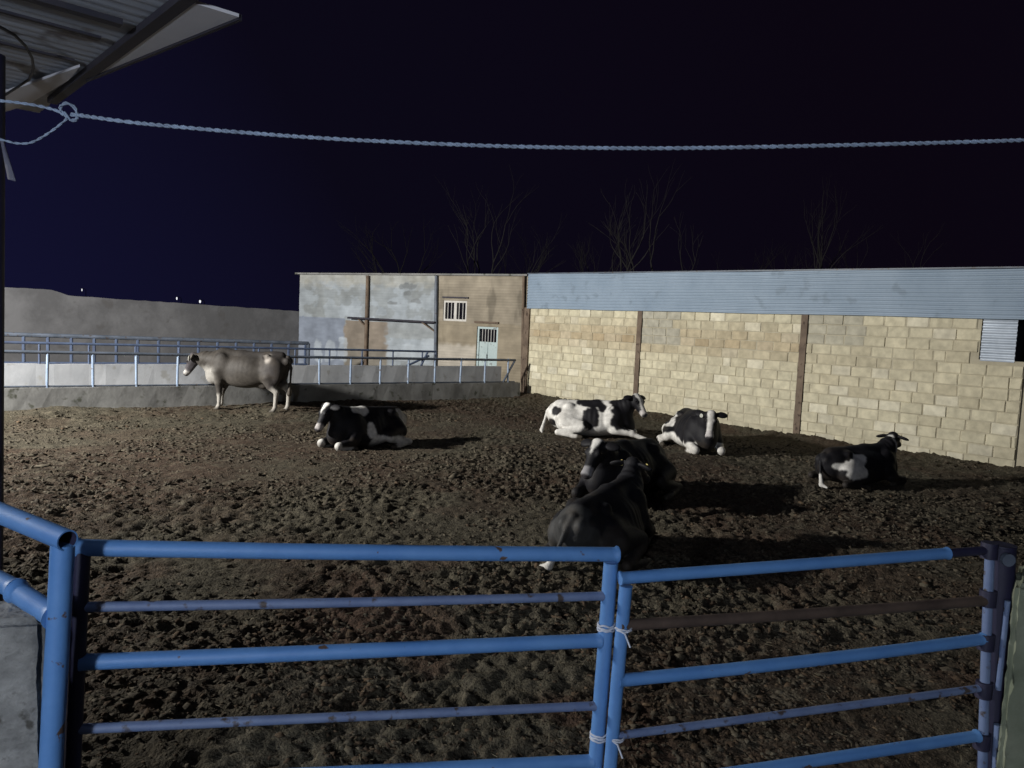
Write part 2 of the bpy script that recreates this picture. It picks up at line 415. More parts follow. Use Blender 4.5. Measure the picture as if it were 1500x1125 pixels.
# ------------------------------------------------------------------ block shed on the right
W0 = on_ground(768, 583); W1 = on_ground(1485, 690)
WF = Frame(W0, W1)
def build_block_shed():
    H = 2.66
    r = root_at("block_shed", WF.P(WF.L / 2, 0), "long shed of cream concrete blocks below a band of blue grey corrugated sheet", "shed")
    rng = random.Random(3)
    mb = MB()
    course = H / 13.0
    posts = [WF.uz(933, 560)[0], WF.uz(1170, 600)[0]]
    posts = [(p - 0.07, p + 0.07) for p in posts]
    win = (WF.uz(1438, 500)[0], WF.uz(1489, 500)[0], WF.uz(1460, 528)[1])
    bays = [(0.12, posts[0][0]), (posts[0][1], posts[1][0]), (posts[1][1], WF.L)]
    for bi, (u0, u1) in enumerate(bays):
        for c in range(13):
            u = u0 - (0.2 if c % 2 else 0.0) - rng.uniform(0, 0.08)
            z0 = -0.02 + c * course
            while u < u1 - 0.02:
                w = 0.40 if rng.random() > 0.12 else rng.choice((0.2, 0.28, 0.33))
                a, b = max(u, u0), min(u + w - 0.014, u1 - 0.006)
                u += w
                if b - a < 0.04: continue
                if a > win[0] - 0.15 and z0 > win[2] - 0.12: continue
                g = 0.011
                zz0, zz1 = z0 + g * 0.5 + rng.uniform(-.005, .005), z0 + course - g * 0.5 + rng.uniform(-.005, .005)
                d = rng.uniform(0.008, 0.026); bv = 0.012
                t = rng.random()
                base = [0.63, 0.58, 0.425] if t < 0.66 else ([0.56, 0.51, 0.37] if t < 0.87 else [0.70, 0.655, 0.51])
                v = rng.uniform(0.90, 1.06)
                um, zm = (a + b) / 2, (zz0 + zz1) / 2
                # old water and clay stain in the upper part of the first two bays
                st = 0.0
                if bi < 2: st = max(0.0, 1 - abs(zm - 1.95) / 0.5) * (0.9 if bi == 0 else 0.75)
                elif zm > 1.0: st = 0.10
                st *= rng.uniform(0.6, 1.0)
                stc = [0.40, 0.30, 0.18]
                # plaster smear at the head of the bays
                pl = 0.0
                if bi == 1 and um < u0 + 1.0 and zm > 1.75: pl = 0.85
                if bi == 2 and um < u0 + 1.1 and zm > 1.95: pl = 0.7
                plc = [0.40, 0.385, 0.32]
                colr = [(x * (1 - st) + y * st) * v for x, y in zip(base, stc)]
                colr = [x * (1 - pl) + y * pl for x, y in zip(colr, plc)]
                # splashed and rubbed at cow height
                mk = max(0.0, 1 - zm / 0.75) * rng.uniform(0.15, 0.55)
                colr = [x * (1 - mk) + y * mk for x, y in zip(colr, [0.33, 0.30, 0.225])]
                j = lambda: rng.uniform(-0.010, 0.010)
                # block with a chamfered face
                bk = [WF.P(a, zz0, -0.05), WF.P(b, zz0, -0.05), WF.P(b, zz1, -0.05), WF.P(a, zz1, -0.05)]
                md = [WF.P(a + j() * .5, zz0, d - bv), WF.P(b, zz0 + j() * .5, d - bv), WF.P(b + j() * .5, zz1, d - bv), WF.P(a, zz1 + j() * .5, d - bv)]
                fr = [WF.P(a + bv + j(), zz0 + bv + j(), d), WF.P(b - bv + j(), zz0 + bv + j(), d), WF.P(b - bv + j(), zz1 - bv + j(), d), WF.P(a + bv + j(), zz1 - bv + j(), d)]
                f = [(8, 9, 10, 11)]
                for k in range(4):
                    m = (k + 1) % 4
                    f += [(k, m, 4 + m, 4 + k), (4 + k, 4 + m, 8 + m, 8 + k)]
                mb.add(bk + md + fr, f, tuple(colr))
    for i in range(len(mb.v)): mb.v[i] = mb.v[i] - r.location
    mb.build("block_wall", M_BLOCK, r, False, True)
    mb = MB()
    WF.box(mb, 0.0, win[0] - 0.02, -0.3, H, -0.20, 0.004); WF.box(mb, win[0] - 0.02, WF.L + 0.0, -0.3, win[2], -0.20, 0.004)
    child(mb, "mortar_bed", M_MORTAR, r)
    mb = MB(); WF.box(mb, WF.L + 0.002, WF.L + 0.16, -0.3, H + 0.05, -0.26, -0.03)
    child(mb, "end_pilaster", M_MORTAR, r)
    # lintel strip below the metal band
    mb = MB(); WF.box(mb, 0.0, WF.L + 4.2, H + 0.002, H + 0.07, -0.18, 0.012)
    child(mb, "ring_beam", M_CONC, r)
    # steel posts
    mb = MB(); WF.box(mb, -0.11, 0.105, -0.2, H - 0.002, 0.005, 0.06)
    child(mb, "corner_post", M_RUST, r)
    for (a, b) in posts:
        mb = MB(); m = (a + b) / 2
        WF.box(mb, a, b, -0.2, H - 0.002, 0.034, 0.046); WF.box(mb, m - 0.006, m + 0.006, -0.2, H - 0.004, 0.006, 0.033); WF.box(mb, a, b, -0.2, H - 0.006, 0.0055, 0.012)
        child(mb, "steel_post", M_RUST, r)
    # metal band: horizontal corrugations, three sheets with lapped ends
    zt = WF.uz(772, 402)[1]; zt2 = WF.uz(1496, 393.5); slope = (zt2[1] - zt) / zt2[0]; ztop = lambda u: zt + slope * u
    seams = [0.0, WF.uz(878, 430)[0], WF.uz(1119, 430)[0], WF.L + 4.2]
    zb = H - 0.03
    for k in range(3):
        u0, u1 = seams[k] - (0.06 if k else 0.0), seams[k + 1]
        nz = 96; nu = max(2, int((u1 - u0) / 0.35)); vs = []; fs = []
        for i in range(nz + 1):
            for j in range(nu + 1):
                u = u0 + (u1 - u0) * j / nu
                z = zb + (ztop(u) - zb) * i / nz
                o = 0.065 + 0.011 * math.sin(2 * math.pi * (z - zb) / 0.076) + 0.004 * k + 0.012 * (noise3(u * 0.7, z * 1.5, k).item() - 0.5) * 2
                vs.append(WF.P(u, z + 0.02 * math.sin(u * 1.3 + k) * 0.3, o) - r.location)
        for i in range(nz):
            for j in range(nu):
                q = i * (nu + 1) + j; fs.append((q, q + 1, q + nu + 2, q + nu + 1))
        o = finish("corrugated_sheet", vs, fs, M_FASCIA, r, True)
    def sbox(mb, u0, u1, a, b, o0, o1):
        lo = [WF.P(u0, ztop(u0) + a, o0), WF.P(u1, ztop(u1) + a, o0), WF.P(u1, ztop(u1) + a, o1), WF.P(u0, ztop(u0) + a, o1)]
        return mb.hexa(lo + [p + Vector((0, 0, b - a)) for p in lo])
    mb = MB(); sbox(mb, -0.02, WF.L + 4.2, 0.004, 0.03, -0.1, 0.10)
    child(mb, "ridge_cap", M_STEEL, r)
    # bare metal sheet patching the opening at the far end of the wall
    vs = []; fs = []; nz, nu = 60, 8
    for i in range(nz + 1):
        z = win[2] - 0.02 + (H - 0.02 - win[2]) * i / nz
        for j in range(nu + 1):
            u = win[0] + (win[1] - win[0]) * j / nu
            o = 0.012 + 0.014 * math.sin(2 * math.pi * z / 0.088) + 0.01 * (noise3(u * 3, z * 4, 2).item() - 0.5)
            vs.append(WF.P(u, z, o) - r.location)
    for i in range(nz):
        for j in range(nu):
            q = i * (nu + 1) + j; fs.append((q, q + 1, q + nu + 2, q + nu + 1))
    o = finish("metal_patch", vs, fs, M_ZINC, r, True)
    tag(o, "shiny bare corrugated patch in the wall opening")
    # back and roof of the shed
    mb = MB(); sbox(mb, 0.0, WF.L + 4.2, -0.02, 0.003, -6.0, 0.02); WF.box(mb, 0.0, WF.L + 4.2, -0.3, 3.0, -6.2, -6.005); WF.box(mb, WF.L + 4.0, WF.L + 4.2, -0.3, 3.0, -5.9, -0.2)
    child(mb, "shed_shell", M_DARKSTEEL, r)
build_block_shed()

# ------------------------------------------------------------------ brick building at the back
B1 = Vector((W0.x - 0.05, W0.y + 0.35, 0)); _p = at_depth(438, 470, 27.0); B0 = Vector((_p.x, _p.y, 0))
BF = Frame(B0, B1)
def build_house():
    zr = BF.uz(700, 404)[1]
    r = root_at("farm_building", BF.P(BF.L / 2, 0), "two storey high farm building, half whitewashed and half bare tan brick, flat roof", "building")
    uz = BF.uz
    us = {k: uz(k, 440)[0] for k in (438, 540, 640, 768)}
    # openings
    w0, wz1 = uz(650, 440); w1, wz0 = uz(683, 471)
    d0, dz1 = uz(699, 478); d1, _ = uz(730, 478)
    def paint(u, z):
        n = len(u)
        px = np.interp(u, [us[438], us[540], us[640], us[768]], [438, 540, 640, 768])
        big = fbm(u * 1.3, z * 1.3, 3, 4); fine = fbm(u * 6, z * 9, 7, 3)
        white = np.array([0.345, 0.385, 0.425]); dirty = np.array([0.255, 0.275, 0.285]); tan = np.array([0.315, 0.275, 0.215]); grey = np.array([0.22, 0.25, 0.31]); orange = np.array([0.235, 0.20, 0.165]); dk = np.array([0.22, 0.20, 0.17])
        peel = fbm(u * 2.6 + 9, z * 3.4, 5, 5)
        c = dirty + (white - dirty) * (0.35 * sstep(0.36, 0.56, big) + 0.65 * sstep(0.44, 0.50, peel))[:, None]
        # band under the roof where the wash has gone
        band = sstep(zr - 0.55, zr - 0.15, z + (fine - .5) * .4)[:, None] * 0.55
        c = c * (1 - band) + np.array([0.40, 0.385, 0.33]) * band
        # lower storey left: grey blue wash
        zb = uz(480, 465)[1]
        m = ((z < zb + (fine - .5) * 0.06) & (px < 508)).astype(float)[:, None]
        c = c * (1 - m) + grey * (1 + .2 * (big[:, None] - .5)) * m
        # bare clay render
        zo1, zo0 = uz(550, 471)[1], uz(550, 511)[1]
        wob = (fine - .5) * 9
        m = (sstep(506, 509, px + wob) * sstep(574, 566, px + wob * 1.5) * (z < zo1) * (z > zo0))[:, None]
        c = c * (1 - m) + (orange * (0.75 + .5 * big[:, None])) * m
        m = ((px > 572) & (px < 640) & (z < zo1) & (z > uz(600, 497)[1] + (fine - .5) * .1)).astype(float)[:, None] * 0.8
        c = c * (1 - m) + np.array([0.30, 0.32, 0.33]) * m
        m = (sstep(506, 510, px) * sstep(573, 569, px) * (z < zo0))[:, None]
        c = c * (1 - m) + dk * m
        # patches of thicker whitewash low on the left
        for (sx_, sy_, rx, rz) in ((466, 513, 0.20, 0.42), (484, 514, 0.26, 0.40), (502, 512, 0.22, 0.40), (600, 516, 0.9, 0.28), (625, 505, 0.35, 0.2)):
            su, sz = uz(sx_, sy_); q = ((u - su) / rx) ** 4 + ((z - sz) / rz) ** 4 + (fine - .5) * 0.8
            m = sstep(1.3, 0.6, q + (peel - .5) * 3)[:, None] * 0.6
            c = c * (1 - m) + np.array([0.45, 0.50, 0.55]) * m
        # dark stains high on the wash
        for (sx_, sy_, rx, rz) in ((594, 419, 0.42, 0.10), (596, 430, 0.16, 0.10), (610, 441, 0.2, 0.08), (575, 444, 0.5, 0.05)):
            su, sz = uz(sx_, sy_); q = ((u - su) / rx) ** 2 + ((z - sz) / rz) ** 2 + (fine - .5) * 3.2 + (big - .5) * 2
            m = sstep(1.1, 0.7, q)[:, None] * 0.8
            c = c * (1 - m) + np.array([0.20, 0.215, 0.225]) * m
        # bare tan brick on the right, paler above, greyer low
        m = sstep(638, 641, px)[:, None]
        t2 = tan * (0.62 + 0.42 * big + 0.36 * fbm(u * 3.7, z * 2.2, 13, 5))[:, None]
        t2 = t2 * (1 - 0.35 * sstep(.56, .66, fbm(u * 2.2 + 31, z * .7, 2, 4)))[:, None]
        low = sstep(uz(700, 478)[1], uz(700, 470)[1] - 0.12, z)[:, None] * 0.0 + (z < uz(690, 473)[1] + (fine - .5) * .1).astype(float)[:, None]
        t2 = t2 * (1 - low * 0.5) + np.array([0.27, 0.225, 0.155]) * low * 0.5
        ps = (sstep(uz(660, 500)[1], uz(660, 508)[1], z + (fine - .5) * .15) * (px < 702))[:, None]
        t2 = t2 * (1 - ps * 0.8) + np.array([0.50, 0.46, 0.40]) * ps * 0.8
        c = c * (1 - m) + t2 * m
        # courses
        cz = np.abs(((z / 0.085) % 1.0) - 0.5) * 2
        c = c * (1 - (0.05 + 0.09 * (px > 640)) * sstep(0.6, 1.0, cz))[:, None] * (0.93 + 0.14 * noise3(u * 4.2 + np.floor(z / 0.085) * .5, np.floor(z / 0.085), 1.0))[:, None]
        return c
    # facade as a fine sheet with thickness, cut around the window and the door
    us_ = np.unique(np.concatenate([np.linspace(0, BF.L, 240), [w0, w1, d0, d1]])); zs_ = np.unique(np.concatenate([np.linspace(-0.3, zr, 140), [wz0, wz1, dz1]]))
    U, Z = np.meshgrid(us_, zs_); u, z = U.ravel(), Z.ravel()
    off = 0.018 * (fbm(u * 1.1, z * 1.1, 9, 3) - .5) + 0.010 * (fbm(u * 9, z * 14, 4, 2) - .5)
    pts = np.array([BF.o[:]])[:, :] - np.array(r.location[:]) + u[:, None] * np.array(BF.u[:]) + off[:, None] * np.array(BF.n[:]) + z[:, None] * np.array([0, 0, 1.0])
    nx = len(us_); ii = np.arange(len(u)).reshape(len(zs_), nx)
    f = np.stack([ii[:-1, :-1], ii[:-1, 1:], ii[1:, 1:], ii[1:, :-1]], -1).reshape(-1, 4)
    uc = (U[:-1, :-1] + U[1:, 1:]).ravel() / 2; zc = (Z[:-1, :-1] + Z[1:, 1:]).ravel() / 2
    keep = ~(((uc > w0) & (uc < w1) & (zc > wz0) & (zc < wz1)) | ((uc > d0) & (uc < d1) & (zc < dz1)))
    finish("front_wall", pts, f[keep], M_FACADE, r, True, paint(u, z))
    mb = MB()
    # reveals + the other walls
    for (a, b, c, d) in ((w0, w1, wz0, wz1), (d0, d1, -0.3, dz1)):
        BF.box(mb, a - 0.06, a - 0.001, c, d, -0.28, -0.03); BF.box(mb, b + 0.001, b + 0.06, c, d, -0.28, -0.03); BF.box(mb, a - 0.06, b + 0.06, d + 0.001, d + 0.06, -0.28, -0.03)
        if c > 0: BF.box(mb, a - 0.06, b + 0.06, c - 0.06, c - 0.001, -0.28, -0.03)
    BF.box(mb, -0.01, 0.24, -0.3, zr - 0.002, -6.0, -0.03); BF.box(mb, BF.L - 0.24, BF.L, -0.3, zr - 0.002, -6.0, -0.03); BF.box(mb, 0.25, BF.L - 0.25, -0.3, zr - 0.002, -6.0, -5.75)
    child(mb, "side_walls", M_ADOBE, r)
    mb = MB(); BF.box(mb, -0.16, BF.L + 0.02, zr + 0.002, zr + 0.055, -6.1, 0.10)
    child(mb, "roof", M_CONC, r)
    # vertical posts: painted pipe, pilaster, drain pipe at the inner corner
    def vpost(px0, py0, px1, py1, rad, mat, nm, out):
        u0, z0 = uz(px1, py1); u1, z1 = uz(px0, py0)
        mb = MB(); mb.tube([BF.P(u0, z0, out), BF.P(u1, z1, out)], rad, 10)
        child(mb, nm, mat, r, 40)
    vpost(541, 404, 537, 560, 0.06, M_RUST, "wall_post", 0.08)
    vpost(641, 404, 639, 560, 0.055, M_STEEL, "drain_pipe", 0.06)
    vpost(769, 404, 766, 560, 0.05, M_RUST, "drain_pipe", 0.06)
    # bracket rail of the former lean-to
    mb = MB(); a, za = uz(515, 465.5); b, zb_ = uz(641, 472.5)
    mb.tube([BF.P(a, za, 0.19), BF.P(b, zb_, 0.16)], 0.035, 8)
    child(mb, "bracket_rail", M_DARKSTEEL, r, 40)
    for (x0, y0, x1, y1) in ((622, 472, 640, 487), (528, 466, 537, 478)):
        mb = MB(); a, za = uz(x0, y0); b, zb_ = uz(x1, y1); mb.tube([BF.P(a, za, 0.17), BF.P(b, zb_, 0.05)], 0.022, 8)
        child(mb, "strut", M_RUST, r, 40)
    # window
    mb = MB(); t = 0.06
    BF.box(mb, w0, w0 + t, wz0, wz1, -0.12, -0.02); BF.box(mb, w1 - t, w1, wz0, wz1, -0.12, -0.02)
    BF.box(mb, w0 + t, w1 - t, wz1 - t, wz1, -0.12, -0.021); BF.box(mb, w0 + t, w1 - t, wz0, wz0 + t, -0.12, -0.021)
    um = (w0 + w1) / 2; BF.box(mb, um - 0.05, um + 0.05, wz0 + t, wz1 - t, -0.12, -0.022)
    wn = child(mb, "window", M_WHITEFRAME, r)
    def sub(mb, nm, mat, par):
        for i in range(len(mb.v)): mb.v[i] = mb.v[i] - r.location
        return mb.build(nm, mat, par)
    mb = MB(); BF.box(mb, w0 + 0.03, w1 - 0.03, wz0 + 0.03, wz1 - 0.03, -0.105, -0.095); sub(mb, "pane", M_GLASS, wn)
    mb = MB()
    for k in (0.18, 0.33, 0.66, 0.82):
        uu = w0 + (w1 - w0) * k; mb.tube([BF.P(uu, wz0 + .02, -0.03), BF.P(uu, wz1 - .02, -0.03)], 0.014, 6)
    sub(mb, "bars", M_WHITEFRAME, wn)
    mb = MB(); a, za = uz(649, 436.5); b, _ = uz(687, 436.5); BF.box(mb, a, b, za, za + 0.05, 0.012, 0.05)
    sub(mb, "lintel", M_DARKSTEEL, wn)
    # door with a barred upper light
    mb = MB(); t = 0.07
    BF.box(mb, d0, d0 + t, -0.2, dz1, -0.14, -0.03); BF.box(mb, d1 - t, d1, -0.2, dz1, -0.14, -0.03); BF.box(mb, d0 + t, d1 - t, dz1 - t, dz1, -0.14, -0.031)
    zg = uz(715, 501)[1]; um = (d0 + d1) / 2
    BF.box(mb, d0 + t, um - 0.006, -0.2, zg, -0.12, -0.06); BF.box(mb, um + 0.006, d1 - t, -0.2, zg, -0.12, -0.06)
    dn = child(mb, "door", M_DOOR, r)
    mb = MB(); BF.box(mb, d0 + t - .01, d1 - t + .01, zg + .001, dz1 - t, -0.13, -0.11); sub(mb, "pane", M_GLASS, dn)
    mb = MB()
    for k in range(1, 6):
        uu = d0 + t + (d1 - d0 - 2 * t) * k / 6; mb.tube([BF.P(uu, zg, -0.06), BF.P(uu, dz1 - t, -0.06)], 0.012, 6)
    sub(mb, "bars", M_WHITEFRAME, dn)
    mb = MB(); BF.box(mb, um - 0.02, um + 0.0, zg - 0.5, zg - 0.38, -0.05, -0.03); sub(mb, "handle", M_DARKSTEEL, dn)
    mb = MB(); a, za = uz(696, 473); b, _ = uz(731, 473); BF.box(mb, a, b, za, za + 0.06, 0.012, 0.05); sub(mb, "lintel", M_RUST, dn)
build_house()

# ------------------------------------------------------------------ far boundary wall
def wall_strip(name, pts, th, mat, root):
    """wall along points (x, y, ztop), thickness th away from the pen, ragged crest"""
    mb = MB()
    for i in range(len(pts) - 1):
        a, b = Vector((pts[i][0], pts[i][1], 0)), Vector((pts[i + 1][0], pts[i + 1][1], 0)); d = (b - a); n = Vector((-d.y, d.x, 0)).normalized() * th
        z0, z1 = pts[i][2], pts[i + 1][2]
        lo = Vector((0, 0, -0.3))
        mb.hexa([a + lo, b + lo, b + n + lo, a + n + lo, a + Vector((0, 0, z0)), b + Vector((0, 0, z1)), b + n + Vector((0, 0, z1)), a + n + Vector((0, 0, z0))])
    return child(mb, name, mat, root)
def build_far_wall():
    a = Vector((-16.2, 21.2, 0)); b = Vector((B0.x + 0.1, B0.y + 0.1, 0))
    d = (b - a).normalized(); nrm = Vector((-d.y, d.x, 0)); L = (b - a).length
    r = root_at("boundary_wall", (a + b) / 2, "long low mud rendered wall behind the feed fences, stepped higher at its end", "wall")
    FW = Frame(a, b)
    step = FW.uz(90, 440)[0]
    zl, zm, zr_ = FW.uz(10, 421)[1], FW.uz(120, 434)[1], FW.uz(438, 456)[1]
    pts = []
    rng = random.Random(2); n = 90
    start = -9.0
    for i in range(n + 1):
        u = start + (FW.L - start) * i / n
        h = zl if u < step - .15 else (zm + (zr_ - zm) * max(0, (u - step)) / (FW.L - step))
        if step - .15 <= u < step + .15: h = (zl + zm) / 2
        h += rng.uniform(-.012, .012)
        p = FW.P(u, 0); pts.append((p.x, p.y, h))
    wall_strip("wall_body", pts, 0.35, M_ADOBE, r)
build_far_wall()

# ------------------------------------------------------------------ feed kerb, manger and pipe fences
def line_pt(t, off=0.0, z=0.0):
    p = P0 + FD * t + FN * off
    return Vector((p.x, p.y, z))
LF = (P1 - P0).length
def build_feed():
    r = root_at("feed_trough", line_pt(LF / 2), "long concrete feed trough with dirty front kerb and pale back wall", "trough")
    mb = MB(); rng = random.Random(4)
    def slab(t0, t1, o0, o1, z0, z1, nn):
        vs = []; fs = []
        for i in range(nn + 1):
            t = t0 + (t1 - t0) * i / nn; j = rng.uniform(-.008, .008); j2 = rng.uniform(-.012, .012)
            vs += [line_pt(t, o0 + j2, z0), line_pt(t, o0 + j, z1 + j), line_pt(t, o1, z1 + j), line_pt(t, o1, z0)]
        for i in range(nn):
            q = i * 4
            for k in range(3): fs.append((q + k, q + k + 1, q + k + 5, q + k + 4))
        fs += [(0, 1, 2, 3), (nn * 4 + 3, nn * 4 + 2, nn * 4 + 1, nn * 4)]
        return vs, fs
    v, f = slab(-7, LF + 0.15, 0.0, 0.16, -0.2, 0.49, 60); mb.add(v, f)
    child(mb, "front_kerb", M_CONC, r)
    mb = MB(); v, f = slab(-7, LF + 0.5, 1.35, 1.55, -0.2, 0.86, 60); mb.add(v, f)
    child(mb, "back_wall", M_CONC_PALE, r)
    mb = MB(); v, f = slab(-7, LF + 0.3, 0.165, 1.345, -0.2, 0.22, 30); mb.add(v, f)
    child(mb, "trough_floor", M_CONC, r)
    # pipe fence on the kerb
    r = root_at("feed_fence", line_pt(LF / 2, 0.08), "blue grey pipe fence standing on the feed trough kerb, front one of three", "fence", "pipe fences behind the pen")
    mb = MB(); mb.tube([line_pt(-7, 0.08, 1.20), line_pt(0, 0.08, 1.19), line_pt(LF * .5, 0.08, 1.15), line_pt(LF, 0.08, 1.13)], 0.034, 10)
    child(mb, "top_rail", M_STEEL, r, 40)
    mb = MB(); mb.tube([line_pt(-7, 0.08, 0.515), line_pt(LF, 0.08, 0.51)], 0.018, 8)
    child(mb, "bottom_rail", M_STEEL, r, 40)
    t = -6.6; k = 0
    while t < LF - 0.2:
        mb = MB(); mb.tube([line_pt(t, 0.08, 0.46), line_pt(t + rng.uniform(-.02, .02), 0.08, 1.17)], 0.026, 8)
        child(mb, "post", M_PALEPIPE, r, 40); t += 0.80; k += 1
    mb = MB(); mb.tube([line_pt(LF - .01, 0.08, 1.13), line_pt(LF - 0.42, 0.08, 0.47)], 0.03, 8)
    child(mb, "brace", M_STEEL, r, 40)
    # second fence on the manger wall
    r = root_at("feed_fence", line_pt(LF / 2, 1.45), "blue pipe fence on the pale back wall of the trough, middle one of three", "fence", "pipe fences behind the pen")
    tend = 0.0
    best = 9e9
    for i in range(400):
        t = i * 0.04; p = line_pt(t, 1.45, 1.3); q = ROT.transposed() @ (p - CAM); px = CX - q.x / q.z * F_PX
        if abs(px - 638) < best: best, tend = abs(px - 638), t
    mb = MB(); mb.tube([line_pt(-7, 1.45, 1.33), line_pt(tend, 1.45, 1.27)], 0.028, 8); child(mb, "top_rail", M_RAILDULL, r, 40)
    t = -6.8
    while t < tend:
        mb = MB(); mb.tube([line_pt(t, 1.45, 0.83), line_pt(t, 1.45, 1.30)], 0.022, 8); child(mb, "post", M_RAILDULL, r, 40); t += 0.92
    mb = MB(); mb.tube([line_pt(tend, 1.45, 0.80), line_pt(tend, 1.45, 1.28)], 0.03, 8); child(mb, "post", M_RAILDULL, r, 40)
    for (ta, za, tb, zb) in ((tend - 0.95, 0.86, tend - .25, 1.15), (tend - 0.5, 0.86, tend - 0.3, 1.25)):
        mb = MB(); mb.tube([line_pt(ta, 1.40, za), line_pt(tb, 1.40, zb)], 0.03, 8); child(mb, "brace", M_RAILDULL, r, 40)
    # third fence, further back, with close uprights
    r = root_at("feed_fence", line_pt(4, 5.2), "dark pipe fence with close uprights before the mud wall, rear one of three", "fence", "pipe fences behind the pen")
    best = 9e9
    def px_of(p):
        q = ROT.transposed() @ (p - CAM); return CX - q.x / q.z * F_PX, CY + q.y / q.z * F_PX
    for i in range(400):
        t = i * 0.04; px = px_of(line_pt(t, 5.2, 1.3))[0]
        if abs(px - 452) < best: best, tend = abs(px - 452), t
    z0 = 1.40; z1 = 1.28
    mb = MB(); mb.tube([line_pt(-9, 5.2, z0), line_pt(tend, 5.2, z1)], 0.055, 8); child(mb, "top_rail", M_STEEL, r, 40)
    mb = MB(); mb.tube([line_pt(-9, 5.2, 0.62), line_pt(tend, 5.2, 0.62)], 0.04, 8); child(mb, "bottom_rail", M_RAILDULL, r, 40)
    t = -8.9
    while t < tend - .1:
        mb = MB(); mb.tube([line_pt(t, 5.2, 0.0), line_pt(t, 5.2, 1.30)], 0.038, 6); child(mb, "upright", M_RAILDULL, r, 40); t += 0.52
    mb = MB(); mb.tube([line_pt(tend, 5.2, 0.0), line_pt(tend, 5.2, z1)], 0.05, 8); child(mb, "post", M_STEEL, r, 40)
build_feed()

# ------------------------------------------------------------------ gates and posts in the foreground
def pipe(root, name, pa, pb, rad, mat, n=16, ov=0.0):
    pa, pb = Vector(pa), Vector(pb); d = (pb - pa)
    L = d.length; k = max(7, int(L / 0.035)); rr = random.Random(int(abs(pa.x * 977 + pb.z * 613)))
    fr = [0, .006 / L, .013 / L] + [0.03 / L + (1 - 0.06 / L) * i / k for i in range(k + 1)] + [1 - .013 / L, 1 - .006 / L, 1]
    sag = Vector((rr.uniform(-1, 1), rr.uniform(-1, 1), -abs(rr.gauss(0, 1)))) * 0.004 * min(1.0, L)
    pts = [pa + d * f + sag * 4 * f * (1 - f) for f in fr]
    rs = [rad * (1 + rr.uniform(-.012, .012)) for f in fr]
    if name in ("rail", "top_rail"):
        for q in (0, 1, -2, -1): rs[q] = rad * rr.uniform(1.10, 1.22)
    mb = MB(); mb.tube(pts, rs, n)
    return child(mb, name, mat, root, 50)
